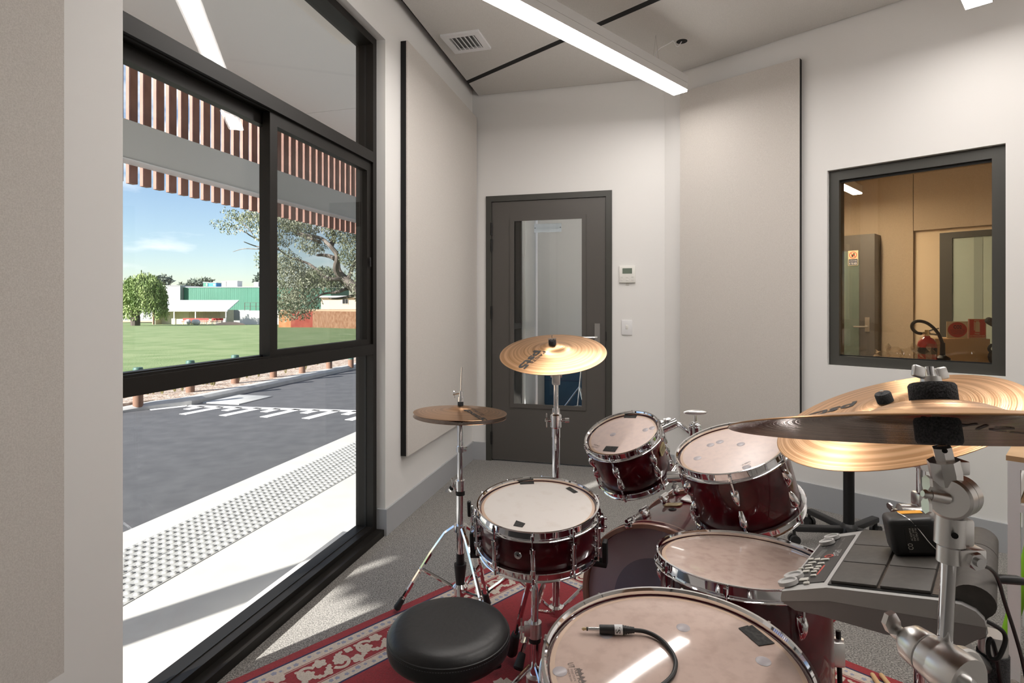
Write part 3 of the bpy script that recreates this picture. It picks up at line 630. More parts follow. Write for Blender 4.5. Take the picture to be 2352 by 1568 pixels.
# ------------------------------------------------------------------ outdoors: ground
PZ, RZ = -.10, -.20
Wg = lambda u, r, z: W_(u, r, z)
struct('footpath', MB().fbox(W_, -16, 7.5, .25, .885, -.35, PZ).fbox(W_, -16, 7.5, 1.405, 1.62, -.35, PZ), M['concrete_path'], sm=0)
tac = struct('tactile_strip', MB().fbox(W_, -16, 7.5, .885, 1.405, -.35, PZ - .006), M['concrete_path'], sm=0)
tile0 = None; TW = .26
for i in range(-14, 40):
    for j in range(2):
        u0 = 4.2 - i * TW
        c = W_(u0, .885 + TW * (j + .5), PZ - .003)
        if tile0 is None:
            tile0 = obj('paving_tile', MB().box((0, 0, 0), (TW - .004, TW - .004, .012), frame_from((0, 0, 1), Dw).to_4x4(), .001, 1), M['tactile'], tac, sm=0); tile0.location = c
        else: share(tile0, tac, c)
dm = MB(); pr = [(.0175, 0), (.0125, .0055), (0, .0055)]
for i in range(150):
    for j in range(10):
        u = 4.2 + .2 - i * .052
        dm.lathe(pr, TM(W_(u, .885 + .026 + j * .052, PZ + .003)), 8)
obj('raised_dots', dm, M['tactile'], tac, sm=50, kind='stuff', recalc=False)
kl = [G(60, 985, RZ), G(200, 962, RZ), G(280, 948, RZ), G(360, 938, RZ), G(440, 930, RZ), G(823, 846, RZ)]
kl.append(kl[-1] + (kl[-1] - kl[-2]) * 4); kl.insert(0, kl[0] + (kl[0] - kl[1]) * 3)
kb = MB(); 
def offs(pl, d):
    out = []
    for i in range(len(pl)):
        t2 = (pl[min(i + 1, len(pl) - 1)] - pl[max(i - 1, 0)]).normalized(); out.append(pl[i] + Vector((-t2.y, t2.x, 0)) * d)
    return out
road_poly = [W_(7.5, 1.62, 0), W_(-40, 1.62, 0)] + kl[::-1]
struct('road', MB().prism([(p.x, p.y) for p in road_poly], .15, z0=RZ - .15), M['asphalt'], sm=0)
ko = offs(kl, .18); KH = [.03, .03, .03, .05, .09, .10, .10, .10]
vs = []; fs = []
for i, (a, b_) in enumerate(zip(kl, ko)):
    h = KH[i]
    vs += [Vector((a.x, a.y, RZ - .1)), Vector((a.x, a.y, RZ + h * .6)), a * .8 + b_ * .2 + Vector((0, 0, h)), Vector((b_.x, b_.y, RZ + h)), Vector((b_.x, b_.y, RZ - .1))]
    vs[-3].z = RZ + h
for i in range(len(kl) - 1):
    for j in range(4): fs.append([i * 5 + j, (i + 1) * 5 + j, (i + 1) * 5 + j + 1, i * 5 + j + 1])
struct('kerb', MB().add(vs, fs), M['kerb'], recalc=True)
mo = offs(kl, 1.7)
struct('garden_bed', MB().prism([(p.x, p.y) for p in ko] + [(p.x, p.y) for p in mo[::-1]], .1, z0=RZ), M['mulch'], sm=0)
# lawn falls away gently to the far side
def lawn_z(Y): return -.1 - max(0, Y - 9) * (1.41 / 76)
vs = []; fs = []; NX, NY = 16, 24
ys = [2 + 120 * (j / NY) ** 1.7 for j in range(NY + 1)]
for j, Y in enumerate(ys):
    edge = None
    for a, b_ in zip(mo, mo[1:]):
        if min(a.y, b_.y) <= Y <= max(a.y, b_.y): edge = a.x + (b_.x - a.x) * (Y - a.y) / (b_.y - a.y)
    if edge is None: edge = mo[-1].x if Y > mo[-1].y else mo[0].x
    for i in range(NX + 1): vs.append(Vector((edge + .02 - (30 + Y * .9) * (i / NX) ** 1.5, Y, lawn_z(Y))))
for j in range(NY):
    for i in range(NX): a = j * (NX + 1) + i; fs.append([a, a + 1, a + NX + 2, a + NX + 1])
struct('lawn', MB().add(vs, fs), M['lawn'])
struct('ground_far', MB().prism([(-260, -60), (160, -60), (160, 330), (-260, 330)], .2, z0=-2.6), M['sand'], sm=0)
struct('ground_verge', MB().prism([(mo[-2].x + .0, mo[-2].y), (40, mo[-2].y + 4), (40, 130), (mo[-1].x, 130), (mo[-1].x, mo[-1].y)], .3, z0=-2.2), M['mulch'], sm=0)
# road markings of the speed hump
mm = MB(); zz = RZ + .004
A_, B_ = G(431, 932, RZ), G(900, 947, RZ); A2, B2 = G(345, 941, RZ), G(431, 932, RZ)
def strip(mb, a, b_, wd):
    t2 = (b_ - a).normalized(); s_ = Vector((-t2.y, t2.x, 0)) * wd / 2
    mb.add([Vector((p.x, p.y, zz + d)) for d in (-.003, 0) for p in (a - s_, b_ - s_, b_ + s_, a + s_)], [[0, 1, 2, 3], [7, 6, 5, 4], [0, 4, 5, 1], [1, 5, 6, 2], [2, 6, 7, 3], [3, 7, 4, 0]])
strip(mm, A_, B_, .12); strip(mm, A2, B2, .12)
md = (B_ - A_).normalized()
for i in range(11):
    p = A_ + md * (.25 + i * .29); strip(mm, p, p - Vector((.39, .92, 0)) * (.60 if i % 2 else .26), .13)
tag(obj('road_marking', mm, M['road_paint'], sm=0), 'white comb shaped speed hump marking painted across the road', 'road marking')
pc = G(548, 918, RZ); tag(obj('pit_lid', MB().box((0, 0, 0), (.75, .62, .02), TM((pc.x, pc.y, RZ + .004), (0, 0, 1), Dw), .004), M['kerb']), 'pale concrete pit lid set in the road beside the kerb', 'pit lid')
# bollards
bp0 = None
for i, (px, py) in enumerate(((317, 925), (437, 900), (540, 880), (628, 866), (694, 856), (756, 846), (806, 839))):
    g_ = G(px, py, PZ)
    if bp0 is None:
        bp0 = thing('bollard', '', 'bollard', g_, 'timber bollards beyond the road')
        parts = [obj('base', MB().cyl(g_ + Vector((0, 0, -.05)), g_ + Vector((0, 0, .14)), .062, n=14), M['bollard_brown'], bp0),
                 obj('post', MB().lathe([(.062, .14), (.062, .46), (.055, .485), (0, .49)], TM(g_), 14), M['bollard_green'], bp0)]; bo = bp0
    else:
        bo = bp0.copy(); col.objects.link(bo); bo.location = g_
        for p in parts: share(p, bo)
    bo['label'] = 'round green topped timber bollard standing in the mulch beyond the road'
wm = MB()
for i in range(60):
    f = random.random(); a = ko[3] + (ko[6] - ko[3]) * f; p = a + Vector((-random.uniform(.15, 1.2), random.uniform(-.2, .2), 0)); p.z = PZ
    for k_ in range(6):
        d_ = Vector((random.uniform(-.05, .05), random.uniform(-.05, .05), random.uniform(.08, .2))); s_ = Vector((.012, .004, 0)); wm.add([p - s_, p + s_, p + d_], [[0, 1, 2]])
tag(obj('weeds', wm, M['weed'], sm=0, kind='stuff', recalc=False), 'scattered small weeds growing in the mulch beside the kerb', 'weeds')
# ------------------------------------------------------------------ canopy with timber battens
aK = R(16.3); Dk = Vector((math.sin(aK), math.cos(aK), 0)); Nk = Vector((-math.cos(aK), math.sin(aK), 0)); BKD = 3.88
K_ = lambda a, b_, z: Dk * a + Nk * (BKD + b_) + Vector((0, 0, z))
can = thing('canopy', 'white lined canopy over the footpath screened by red brown timber battens', 'canopy', K_(5, 0, 3.25))
ja = (Vector((-1.56, 5.82, 0))).dot(Dk)
AC = -2.14; KC = K_(AC, 0, 0); rdir = Vector((.75, -.66, 0)).normalized(); rn = Vector((rdir.y, -rdir.x, 0)); rn = rn if rn.dot(Dk) > 0 else -rn
outw = W_(0, .25, 0)
def foot(a0_, a1_, b1_):
    q = [K_(a0_, -9, 0), K_(a1_, -9, 0), K_(a1_, b1_, 0), K_(a0_, b1_, 0)]
    return clip(clip(q, outw, Nw), KC, rn)
for a0_, a1_ in ((-6.5, ja - 2.42), (ja - 2.41, ja - .004), (ja + .004, ja + 2.4), (ja + 2.41, 13)):
    q = foot(a0_, a1_, .1)
    if len(q) > 2: obj('soffit_panel', MB().prism([(p.x, p.y) for p in q], .04, z0=3.25), M['soffit'], can, sm=0)
obj('roof', MB().prism([(p.x, p.y) for p in foot(-6.5, 13, .12)], .24, z0=3.31), M['beam_grey'], can, sm=0)
obj('beam', MB().fbox(K_, AC, 13, -.12, -.0, 2.268, 2.548), M['beam_grey'], can, sm=0)
obj('beam_flange', MB().fbox(K_, AC, 13, -.13, -.0, 2.262, 2.27), M['soffit'], can, sm=0)
Kr = lambda a, b_, z: KC + rdir * a + rn * b_ + Vector((0, 0, z))
obj('beam', MB().fbox(Kr, .05, 2.7, .0, .12, 2.268, 2.548), M['beam_grey'], can, sm=0)
obj('fascia', MB().fbox(Kr, .05, 2.7, .002, .03, 2.13, 3.3), M['beam_grey'], can, sm=0)  # unseen solid board, added to keep sun from passing the return battens
f0 = None
for i in range(132):
    a = AC + .03 + i * .1145
    if f0 is None:
        f0 = obj('batten', MB().box((0, 0, 0), (.058, .05, 1.5), Matrix.Translation(can.location) @ frame_from((0, 0, 1), Dk).to_4x4(), .002, 1), M['batten'], can, sm=0); f0.location = K_(a, .026, 2.13 + .75) - can.location
    else: share(f0, can, K_(a, .026, 2.13 + .75) - can.location)
for i in range(24): share(f0, can, Kr(.06 + i * .1145, -.026, 2.88) - can.location, (0, 0, math.atan2(rdir.y, rdir.x) - math.atan2(Dk.y, Dk.x)))
cp_ = Vector((-3.12, .75, 0))
obj('column', MB().box((0, 0, 1.1), (.165, .165, 2.6), TM(cp_ , (0, 0, 1), Dk), .004), M['beam_grey'], can)
# ------------------------------------------------------------------ far side of the lawn
def at(px, Y): return P(px, CY, Y).x
SY = 85; gz = lambda py, Y: P(0, py, Y).z
sz = gz(745, SY)
t_ = thing('club_shed', 'low cream shed with pale skillion roof across the lawn', 'shed', (at(430, SY), SY, sz))
x0, x1 = at(345, SY), at(521, SY); h1 = gz(712, SY)
F0 = lambda x, y, z: Vector((x, SY + y, z))
obj('walls', MB().fbox(F0, x0 + .3, x1 - 1.2, 1.6, 6, sz, h1).fbox(F0, x0 + .3, at(357, SY), .0, 6, sz, h1), M['shed_wall'], t_, sm=0)
rv = [F0(x0, -.2, h1), F0(x1 + .2, -.2, h1), F0(at(512, SY), 5, gz(688, SY)), F0(at(345, SY), 5, gz(688, SY))]
obj('roof', MB().add([p for p in rv] + [p - Vector((0, 0, .15)) for p in rv], [[0, 1, 2, 3], [7, 6, 5, 4], [0, 4, 5, 1], [1, 5, 6, 2], [2, 6, 7, 3], [3, 7, 4, 0]]), M['shed_roof'], t_, sm=0)
obj('fascia', MB().fbox(F0, x0, x1 + .2, -.28, -.2, h1 - .2, h1 + .02), M['shed_trim'], t_, sm=0)
for px in (352, 400, 449, 519): obj('post', MB().fbox(F0, at(px, SY), at(px, SY) + .12, -.15, -.03, sz, h1), M['shed_trim'] if px != 352 else M['bollard_brown'], t_, sm=0)
for pa, pb in ((354, 389), (409, 421), (494, 508)):
    obj('shed_door', MB().fbox(F0, at(pa, SY), at(pb, SY), 1.5, 1.6, sz, h1 - .3), M['cream_wall'], t_, sm=0)
for i in range(26): obj('cladding_rib', MB().fbox(F0, at(424 + i * 2.7, SY), at(424 + i * 2.7, SY) + .05, 1.55, 1.6, sz, h1), M['cream_wall'], t_, sm=0)
for i, (pa, pb) in enumerate(((425, 484), (491, 517))):
    b2 = thing('bench', 'red bench in front of the shed, ' + ('the longer one beside the white balls' if i == 0 else 'the shorter one nearer the white wall'), 'bench', (at(pa, SY), SY - .8, sz))
    obj('seat', MB().fbox(F0, at(pa, SY), at(pb, SY), -1, -.6, sz + .42, sz + .50), M['bench_red'], b2, sm=0)
    obj('backrest', MB().fbox(F0, at(pa, SY), at(pb, SY), -.58, -.52, sz + .62, sz + .95), M['bench_red'], b2, sm=0)
    for px in (pa + 2, (pa + pb) / 2, pb - 2): obj('leg', MB().fbox(F0, at(px, SY), at(px, SY) + .08, -.95, -.55, sz, sz + .62), M['steel_soft'], b2, sm=0)
for px, Y, r_ in ((432, 82.5, .40), (447, 82.5, .40), (453, 79, .4)):
    tag(obj('ball', MB().sph((at(px, Y), Y, lawn_z(Y) + r_), r_, n=12, m=8), M['white_wall']), 'white ball lying on the grass in front of the shed', 'ball', 'white balls by the shed')
GY = 108
F1 = lambda x, y, z: Vector((x, GY + y, z))
t_ = thing('green_hall', 'long dark green metal clad hall behind the shed', 'building', (at(560, GY), GY, sz))
obj('wall', MB().fbox(F1, at(422, GY), at(760, GY), 0, 12, sz, gz(660, GY)), M['green_shed'], t_, sm=0)
for i in range(60): obj('cladding_rib', MB().fbox(F1, at(424 + i * 4.6, GY), at(424 + i * 4.6, GY) + .05, -.03, 0, sz, gz(660, GY)), M['green_shed'], t_, sm=0)
obj('parapet_cap', MB().fbox(F1, at(421, GY), at(760, GY), -.12, 12, gz(660, GY), gz(658.5, GY)), M['shed_roof'], t_, sm=0)
t_ = thing('rendered_wall', 'plain grey rendered end wall left of the green hall', 'building', (at(390, GY - 1), GY - 1, sz))
obj('wall', MB().fbox(F1, at(240, GY), at(421, GY), -1, 12, sz, gz(656.5, GY)), M['grey_render'], t_, sm=0)
obj('coping', MB().fbox(F1, at(240, GY), at(421, GY), -1.1, 12, gz(656.5, GY), gz(655.5, GY)), M['beam_grey'], t_, sm=0)
roofz = gz(658.5, GY)
for px0, px1, py, m_, lb in ((460, 471, 648, 'green_shed', 'small green roof unit at the near end of the green hall'), (472, 490, 649, 'ac_blue', 'bright blue rooftop unit on the green hall'), (503, 513, 646, 'grey_render', 'grey rooftop unit on the green hall'), (514, 539, 645, 'white_wall', 'large white rooftop unit on the green hall'), (578, 588, 648, 'grey_render', 'slim grey rooftop unit standing alone on the green hall'), (606, 622, 650, 'white_wall', 'white and green rooftop unit at the far end of the green hall')):
    u = thing('rooftop_unit', lb, 'rooftop unit', (at((px0 + px1) / 2, GY + 2), GY + 2, roofz))
    obj('casing', MB().fbox(F1, at(px0, GY), at(px1, GY), 1, 3, roofz, gz(py, GY)), M[m_], u, sm=0)
    obj('lid', MB().fbox(F1, at(px0, GY) - .06, at(px1, GY) + .06, .95, 3.05, gz(py, GY), gz(py, GY) + .08), M['beam_grey'], u, sm=0)
    obj('grille', MB().fbox(F1, at(px0 + (px1 - px0) * .65, GY), at(px1, GY) - .1, .97, 1, roofz + .25, gz(py, GY) - .2), M['shed_trim'] if m_ != 'white_wall' else M['beam_grey'], u, sm=0)
WY = 84; F2 = lambda x, y, z: Vector((x, WY + y, z))
tag(obj('retaining_wall', MB().fbox(F2, at(551, WY), at(640, WY), 0, .4, sz - .3, gz(713, WY)), M['white_wall'], sm=0), 'low white retaining wall right of the shed', 'wall')
tag(obj('grey_low_wall', MB().fbox(F2, at(514, WY), at(551, WY), 3, 3.4, sz - .3, gz(712, WY)), M['grey_render'], sm=0), 'low grey wall stretch between shed and white wall', 'wall')
fz = gz(712, WY + 1)
t_ = thing('wire_fence', 'thin wire fence with posts on top of the white retaining wall', 'fence', (at(600, WY + 1), WY + 1, fz))
for i in range(7): obj('post', MB().fbox(F2, at(560 + i * 13, WY), at(560 + i * 13, WY) + .06, .17, .23, fz - .06, fz + 1.1), M['bark_dark'], t_, sm=0)
for h_ in (.55, 1.08): obj('rail', MB().fbox(F2, at(560, WY), at(640, WY), .17, .22, fz + h_, fz + h_ + .05), M['bark_dark'], t_, sm=0)
tag(obj('sand_heap', MB().sph((at(528, 80), 80, lawn_z(80) - .1), (2.2, 1.2, .55), n=16, m=8), M['sand']), 'low heap of bare sand at the end of the shed', 'sand')
BY = 62; F3 = lambda x, y, z: Vector((x, BY + y, z)); bz0, bz1 = lawn_z(BY) - .1, gz(714, BY)
t_ = thing('garden_wall', 'low brick garden wall with a red painted stretch behind the gum tree', 'wall', (at(730, BY), BY, bz0))
obj('orange_stretch', MB().fbox(F3, at(640, BY), at(668, BY), 0, .3, bz0, bz1), M['brick_orange'], t_, sm=0)
obj('red_stretch', MB().fbox(F3, at(668, BY), at(718, BY), 0, .3, bz0, bz1), M['brick_red'], t_, sm=0)
mb = MB(); a, b_ = F3(at(718, BY), 0, 0), F3(at(900, BY), -9, 0); n_ = Vector((0, .3, 0))
mb.add([Vector((p.x, p.y, z)) for z in (bz0, bz1) for p in (a, b_, b_ + n_, a + n_)], [[0, 1, 2, 3], [7, 6, 5, 4], [0, 4, 5, 1], [1, 5, 6, 2], [2, 6, 7, 3], [3, 7, 4, 0]])
obj('brown_stretch', mb, M['brick_wall'], t_, sm=0)
tag(obj('bare_bank', MB().fbox(F3, at(640, BY), at(900, BY), .4, 22, bz0, bz1 + .15), M['sand'], sm=0), 'strip of bare sandy ground above the brick wall', 'bank')
t_ = thing('cream_house', 'cream house with dark window seen between the gum branches', 'house', (at(790, 72), 72, bz1 + .15))
F4 = lambda x, y, z: Vector((x, 72 + y, z))
obj('walls', MB().fbox(F4, at(737, 72), at(900, 72), 0, 8, bz1 + .151, gz(683, 72)), M['cream_wall'], t_, sm=0)
obj('roof', MB().fbox(F4, at(733, 72), at(905, 72), -.5, 8, gz(683, 72), gz(679, 72)), M['shed_roof'], t_, sm=0)
wv = obj('window', MB().fbox(F4, at(786, 72), at(800, 72), -.06, 0, gz(698, 72), gz(686, 72)), M['shed_trim'], t_, sm=0)
obj('pane', MB().fbox(F4, at(787, 72), at(792.5, 72), -.09, -.06, gz(697, 72), gz(687, 72)), M['dark_glass'], wv, sm=0); obj('pane', MB().fbox(F4, at(793.5, 72), at(799, 72), -.09, -.06, gz(697, 72), gz(687, 72)), M['dark_glass'], wv, sm=0)
# ------------------------------------------------------------------ trees
def leaves(mb, c, rad, n, sz_, droop=0.0, flat=1.0):
    for _ in range(n):
        while True:
            d = Vector((random.uniform(-1, 1), random.uniform(-1, 1), random.uniform(-1, 1)))
            if d.length <= 1: break
        p = Vector(c) + Vector((d.x * rad[0], d.y * rad[1], d.z * rad[2]))
        ax = Vector((random.gauss(0, 1), random.gauss(0, 1), random.gauss(0, flat) - droop)).normalized(); s_ = ax.cross(Vector((random.gauss(0, 1), random.gauss(0, 1), random.gauss(0, 1)))).normalized()
        l = sz_ * random.uniform(.6, 1.5); w_ = l * .2
        mb.add([p, p + ax * l * .5 + s_ * w_, p + ax * l, p + ax * l * .5 - s_ * w_], [[0, 1, 2, 3]])
TY = 24.0
def tp(px, py, dy=0): return P(px, py, TY + dy)
t_ = thing('gum_tree', 'large gum tree with grey leaning limbs filling the screened window pane', 'tree', (tp(905, CY).x, TY, lawn_z(TY)))
base = Vector((tp(905, CY).x, TY, lawn_z(TY)))
sp = smooth([base, tp(880, 740), tp(850, 690), tp(823, 668), tp(800, 648), tp(785, 640)]); obj('trunk', MB().tube(sp, [.36 - .19 * i / (len(sp) - 1) for i in range(len(sp))], 12), M['bark'], t_)
limbs = [([(800, 648), (775, 622), (775, 600), (765, 590), (742, 585), (728, 586)], .22, .06), ([(785, 640), (768, 618), (778, 588), (760, 566), (738, 545), (700, 540), (684, 530)], .19, .05), ([(790, 640), (755, 642), (735, 628), (715, 608), (690, 598)], .16, .05),
         ([(820, 670), (800, 660), (775, 672), (757, 672), (735, 676), (720, 690), (700, 705)], .12, .03), ([(823, 676), (790, 684), (765, 686), (755, 684)], .11, .03), ([(760, 566), (770, 540), (752, 515), (745, 500), (735, 470)], .16, .06),
         ([(735, 556), (715, 548), (690, 541), (672, 530), (655, 520), (640, 505)], .11, .03), ([(690, 598), (660, 590), (640, 570), (610, 570), (585, 565), (560, 555)], .07, .02), ([(640, 570), (610, 555), (580, 545), (560, 530), (530, 520), (512, 508)], .05, .015), ([(610, 570), (590, 572), (560, 570), (535, 578)], .04, .012), ([(590, 550), (575, 530), (560, 515), (545, 500)], .035, .012), ([(800, 640), (815, 600), (830, 560), (840, 520)], .14, .06)]
for pts, r0, r1 in limbs:
    sp = smooth([tp(x, y, random.uniform(-.8, .8) if i else 0) for i, (x, y) in enumerate(pts)]); k_ = len(sp)
    obj('limb', MB().tube(sp, [.72 * (r0 + (r1 - r0) * i / (k_ - 1)) for i in range(k_)], 8), M['bark'], t_)
lm = MB()
for (px, py, rx, ry_, n_) in ((660, 505, 34, 26, 420), (640, 545, 25, 20, 160), (690, 520, 40, 20, 330), (715, 560, 30, 24, 260), (790, 520, 50, 40, 800), (760, 500, 40, 22, 360), (810, 580, 30, 40, 420), (675, 640, 40, 50, 760), (690, 690, 45, 28, 560), (660, 600, 24, 30, 230), (720, 650, 34, 26, 320), (650, 700, 30, 26, 320), (740, 630, 26, 18, 160), (770, 650, 30, 20, 130), (590, 505, 36, 18, 200), (560, 510, 34, 20, 90), (615, 540, 14, 24, 150), (614, 600, 10, 28, 150), (520, 520, 14, 16, 60), (545, 492, 20, 10, 60), (690, 722, 20, 12, 60), (662, 728, 6, 10, 30), (830, 640, 20, 60, 200), (600, 490, 28, 12, 120)):
    s_ = TY / FPX
    leaves(lm, tp(px, py), (rx * s_, 1.3, ry_ * s_), int(n_ * 3.6), .095, droop=1.4)
obj('foliage', lm, M['leaf_gum'], t_, sm=0, kind='stuff', recalc=False)
PY = 74.0
pb = Vector((at(311, PY), PY, lawn_z(PY)))
t_ = thing('pepper_tree', 'bright green weeping tree standing left of the cream shed', 'tree', pb)
q = lambda px, py, dy=0: P(px, py, PY + dy)
obj('trunk', MB().tube(smooth([pb - Vector((0, 0, .3)), q(311, 730), q(309, 720)]), .55, 10), M['bark_dark'], t_)
for pts in ([(309, 722), (298, 705), (285, 690), (280, 670)], [(311, 722), (302, 700), (296, 670), (300, 645)], [(311, 722), (322, 700), (330, 675), (338, 650)], [(308, 720), (290, 715), (276, 700)]):
    sp = smooth([q(x, y) for x, y in pts]); obj('limb', MB().tube(sp, [.38 - .28 * i / (len(sp) - 1) for i in range(len(sp))], 8), M['bark_dark'], t_)
lm = MB(); s_ = PY / FPX
for _ in range(420):
    a_ = random.uniform(0, 2 * math.pi); r_ = math.sqrt(random.random()); px_ = 326 + 54 * r_ * math.cos(a_); dy_ = 3.6 * r_ * math.sin(a_)
    top_ = 622 + 34 * r_ * r_ + random.uniform(0, 30); ln_ = random.uniform(24, 62); p_ = q(px_, top_, dy_)
    for k_ in range(16):
        f_ = k_ / 15; leaves(lm, q(px_ + 4 * math.sin(f_ * 2 + a_), min(top_ + ln_ * f_, 728), dy_), (.32, .32, .3), 5, .26, droop=4.0, flat=.4)
obj('foliage', lm, M['leaf_pepper'], t_, sm=0, kind='stuff', recalc=False)
for i, (px, py, rx, ry_, Y, lb) in enumerate(((375, 645, 16, 14, 125, 'dusky distant tree peeping over the grey rendered wall'), (450, 652, 18, 10, 130, 'round distant tree behind the green hall by the green roof unit'), (474, 646, 14, 8, 140, 'distant tree crown rising just behind the blue rooftop unit'), (420, 655, 8, 4, 130, 'tiny distant tree crown over the corner of the green hall'), (602, 643, 17, 14, 128, 'distant tree with ragged crown over the far end of the green hall'), (740, 640, 60, 26, 126, 'dark distant tree mass behind the gum tree'))):
    s_ = Y / FPX; c = P(px, py, Y); b_ = Vector((c.x, Y, sz))
    t_ = thing('far_tree', lb, 'tree', b_, 'distant trees')
    obj('trunk', MB().cyl(b_, c, .3, .2, 8), M['bark_dark'], t_)
    lm = MB(); leaves(lm, c, (rx * s_, 2, ry_ * s_), int(28 * rx * ry_ / 10), .7); obj('foliage', lm, M['leaf_far'], t_, sm=0, kind='stuff', recalc=False)
# ------------------------------------------------------------------ rug (axes: e1 away along 45 deg, e2 across)
e1 = Vector((.7071, .7071, 0)); e2 = Vector((.7071, -.7071, 0))
RF, RL, RW, RN = 2.185, -1.945, 2.3, 1.6
Rg = lambda a, b_, z=0: e1 * (RF - a) + e2 * (RL + b_) + Vector((0, 0, z))     # a from the far end, b from the window-side edge
rug = thing('rug', 'red oriental rug with cream scroll border under the drum kit', 'rug', Rg(RN / 2, RW / 2))
rug_fr = lambda a, b_, z: Rg(a, b_, z)
obj('pile', MB().fbox(rug_fr, 0, RN, 0, RW, .0005, .009), M['rug_red'], rug, sm=0)
def ring(d0, d1, z, m_, name):
    mb = MB(); z0 = .009
    for a0_, a1_, b0_, b1_ in ((d0, d1, d0, RW - d0), (RN - d1, RN - d0, d0, RW - d0), (d1, RN - d1, d0, d1), (d1, RN - d1, RW - d1, RW - d0)): mb.fbox(rug_fr, a0_, a1_, b0_, b1_, z0, z)
    obj(name, mb, M[m_], rug, sm=0)
ring(.038, .046, .0094, 'rug_navy', 'border_line'); ring(.046, .088, .0094, 'rug_cream', 'border_band'); ring(.092, .095, .0094, 'rug_cream', 'border_line'); ring(.208, .211, .0094, 'rug_cream', 'border_line')
ring(.215, .255, .0094, 'rug_cream', 'border_band'); ring(.255, .262, .0094, 'rug_navy', 'border_line')
cm = MB(); bm_ = MB(); zrng = random.Random(5)
def zjit(): return zrng.uniform(0, .00025)
def blob(mb, a, b_, r_, lobes, rot=0, z=.0097, asp=1.0, depth=.32, n=28):
    pts = []; z += zjit()
    for i in range(n):
        th = 2 * math.pi * i / n; rr_ = r_ * (1 - depth + depth * abs(math.cos(lobes * th / 2)) * 1.0)
        x, y = rr_ * math.cos(th), rr_ * asp * math.sin(th)
        pts.append(Rg(a + x * math.cos(rot) - y * math.sin(rot), b_ + x * math.sin(rot) + y * math.cos(rot), z))
    c = Rg(a, b_, z); mb.add([c] + pts, [[0, i + 1, (i + 1) % n + 1] for i in range(n)])
def ribbon(mb, pts, w0, w1, z=.0097):
    k_ = len(pts); vs = []; z += zjit()
    for i, (x, y) in enumerate(pts):
        x2, y2 = pts[min(i + 1, k_ - 1)]; x1_, y1_ = pts[max(i - 1, 0)]; tx, ty = x2 - x1_, y2 - y1_; l = math.hypot(tx, ty) or 1; w_ = (w0 + (w1 - w0) * i / (k_ - 1)) / 2
        vs += [Rg(x - ty / l * w_, y + tx / l * w_, z), Rg(x + ty / l * w_, y - tx / l * w_, z)]
    mb.add(vs, [[2 * i, 2 * i + 1, 2 * i + 3, 2 * i + 2] for i in range(k_ - 1)])
def leaf(mb, a, b_, l, wd, rot):      # serrated leaf
    pts = []
    for sgn in (1, -1):
        seq = [i / 7 for i in range(8)]
        if sgn < 0: seq = seq[::-1]
        for f in seq:
            wv_ = wd * math.sin(math.pi * min(1, f * .92 + .06)) * (1.0 if int(f * 7) % 2 else .55)
            pts.append((l * f, sgn * wv_))
    zl_ = .0097 + zjit(); vs = [Rg(a + x * math.cos(rot) - y * math.sin(rot), b_ + x * math.sin(rot) + y * math.cos(rot), zl_) for x, y in pts]
    k_ = len(vs) // 2
    mb.add(vs, [[i, i + 1, len(vs) - 2 - i, len(vs) - 1 - i] for i in range(k_ - 1)])
def motif(s_, side):                   # one scroll repeat, s along the border, b across .095-.208
    def T(x, y):                       # x along, y across (0..1)
        d = .097 + y * .110
        return {0: (s_ + x, d), 1: (d, s_ + x), 2: (s_ + x, RW - d), 3: (RN - d, s_ + x)}[side]
    sp = [T(.05 + .036 * (1 - .0 * i) * math.cos(.5 + i * .28) * (1 - i * .035), .5 + .43 * math.sin(.5 + i * .28) * (1 - i * .035)) for i in range(20)]
    ribbon(cm, sp, .015, .008)
    sp = [T(.215 - .05 + .036 * math.cos(3.6 + i * .28) * (1 - i * .035), .5 + .43 * math.sin(3.6 + i * .28) * (1 - i * .035)) for i in range(20)]
    ribbon(cm, sp, .015, .008)
    for (x, y, r_, lo) in ((.05, .5, .026, 6), (.165, .5, .026, 6), (.108, .22, .025, 5), (.0, .80, .025, 5), (.108, .8, .017, 4), (.0, .2, .017, 4)):
        a, b_ = T(x, y); blob(cm, a, b_, r_, lo, random.random())
    rot0 = 0 if side in (0, 2) else math.pi / 2
    for (x, y, l, ro_) in ((.02, .12, .05, .5), (.12, .9, .05, -.5), (.085, .45, .04, 1.0), (.19, .1, .04, 2.3), (.20, .85, .045, -2.4)):
        a, b_ = T(x, y); leaf(cm, a, b_, l, .013, (ro_ if side in (0, 2) else math.pi / 2 - ro_))
x = .10
while x < RN - .3: motif(x, 0); motif(x, 2); x += .215
x = .10
while x < RW - .3: motif(x, 1); motif(x, 3); x += .215
for d in (.067, .235):                 # small flecks in the pale bands
    s_ = d
    while s_ < RN - d:
        for side in range(4):
            if side in (1, 3) and s_ > RW - d: continue
            a, b_ = {0: (s_, d), 1: (d, s_), 2: (s_, RW - d), 3: (RN - d, s_)}[side]
            blob(bm_, a + random.uniform(-.006, .006), b_ + random.uniform(-.006, .006), random.uniform(.006, .011), 5, random.random())
        s_ += .026
rng = random.Random(3)
for i in range(4):                     # field flowers
    for j in range(7):
        a = .40 + i * .265; b_ = .40 + j * .25 + (.12 if i % 2 else 0)
        if b_ > RW - .36: continue
        if (i + j) % 2: blob(cm, a, b_, .055, 11, rng.random(), depth=.28, asp=.8); blob(bm_, a, b_, .018, 6, 0, .0107)
        else: blob(cm, a, b_, .018, 2, rng.random(), asp=.75); leaf(cm, a + .05, b_ + .04, .05, .012, rng.random() * 6)
obj('scroll_pattern', cm, M['rug_cream'], rug, sm=0, kind='stuff', recalc=False)
obj('fleck_pattern', bm_, M['rug_blue'], rug, sm=0, kind='stuff', recalc=False)
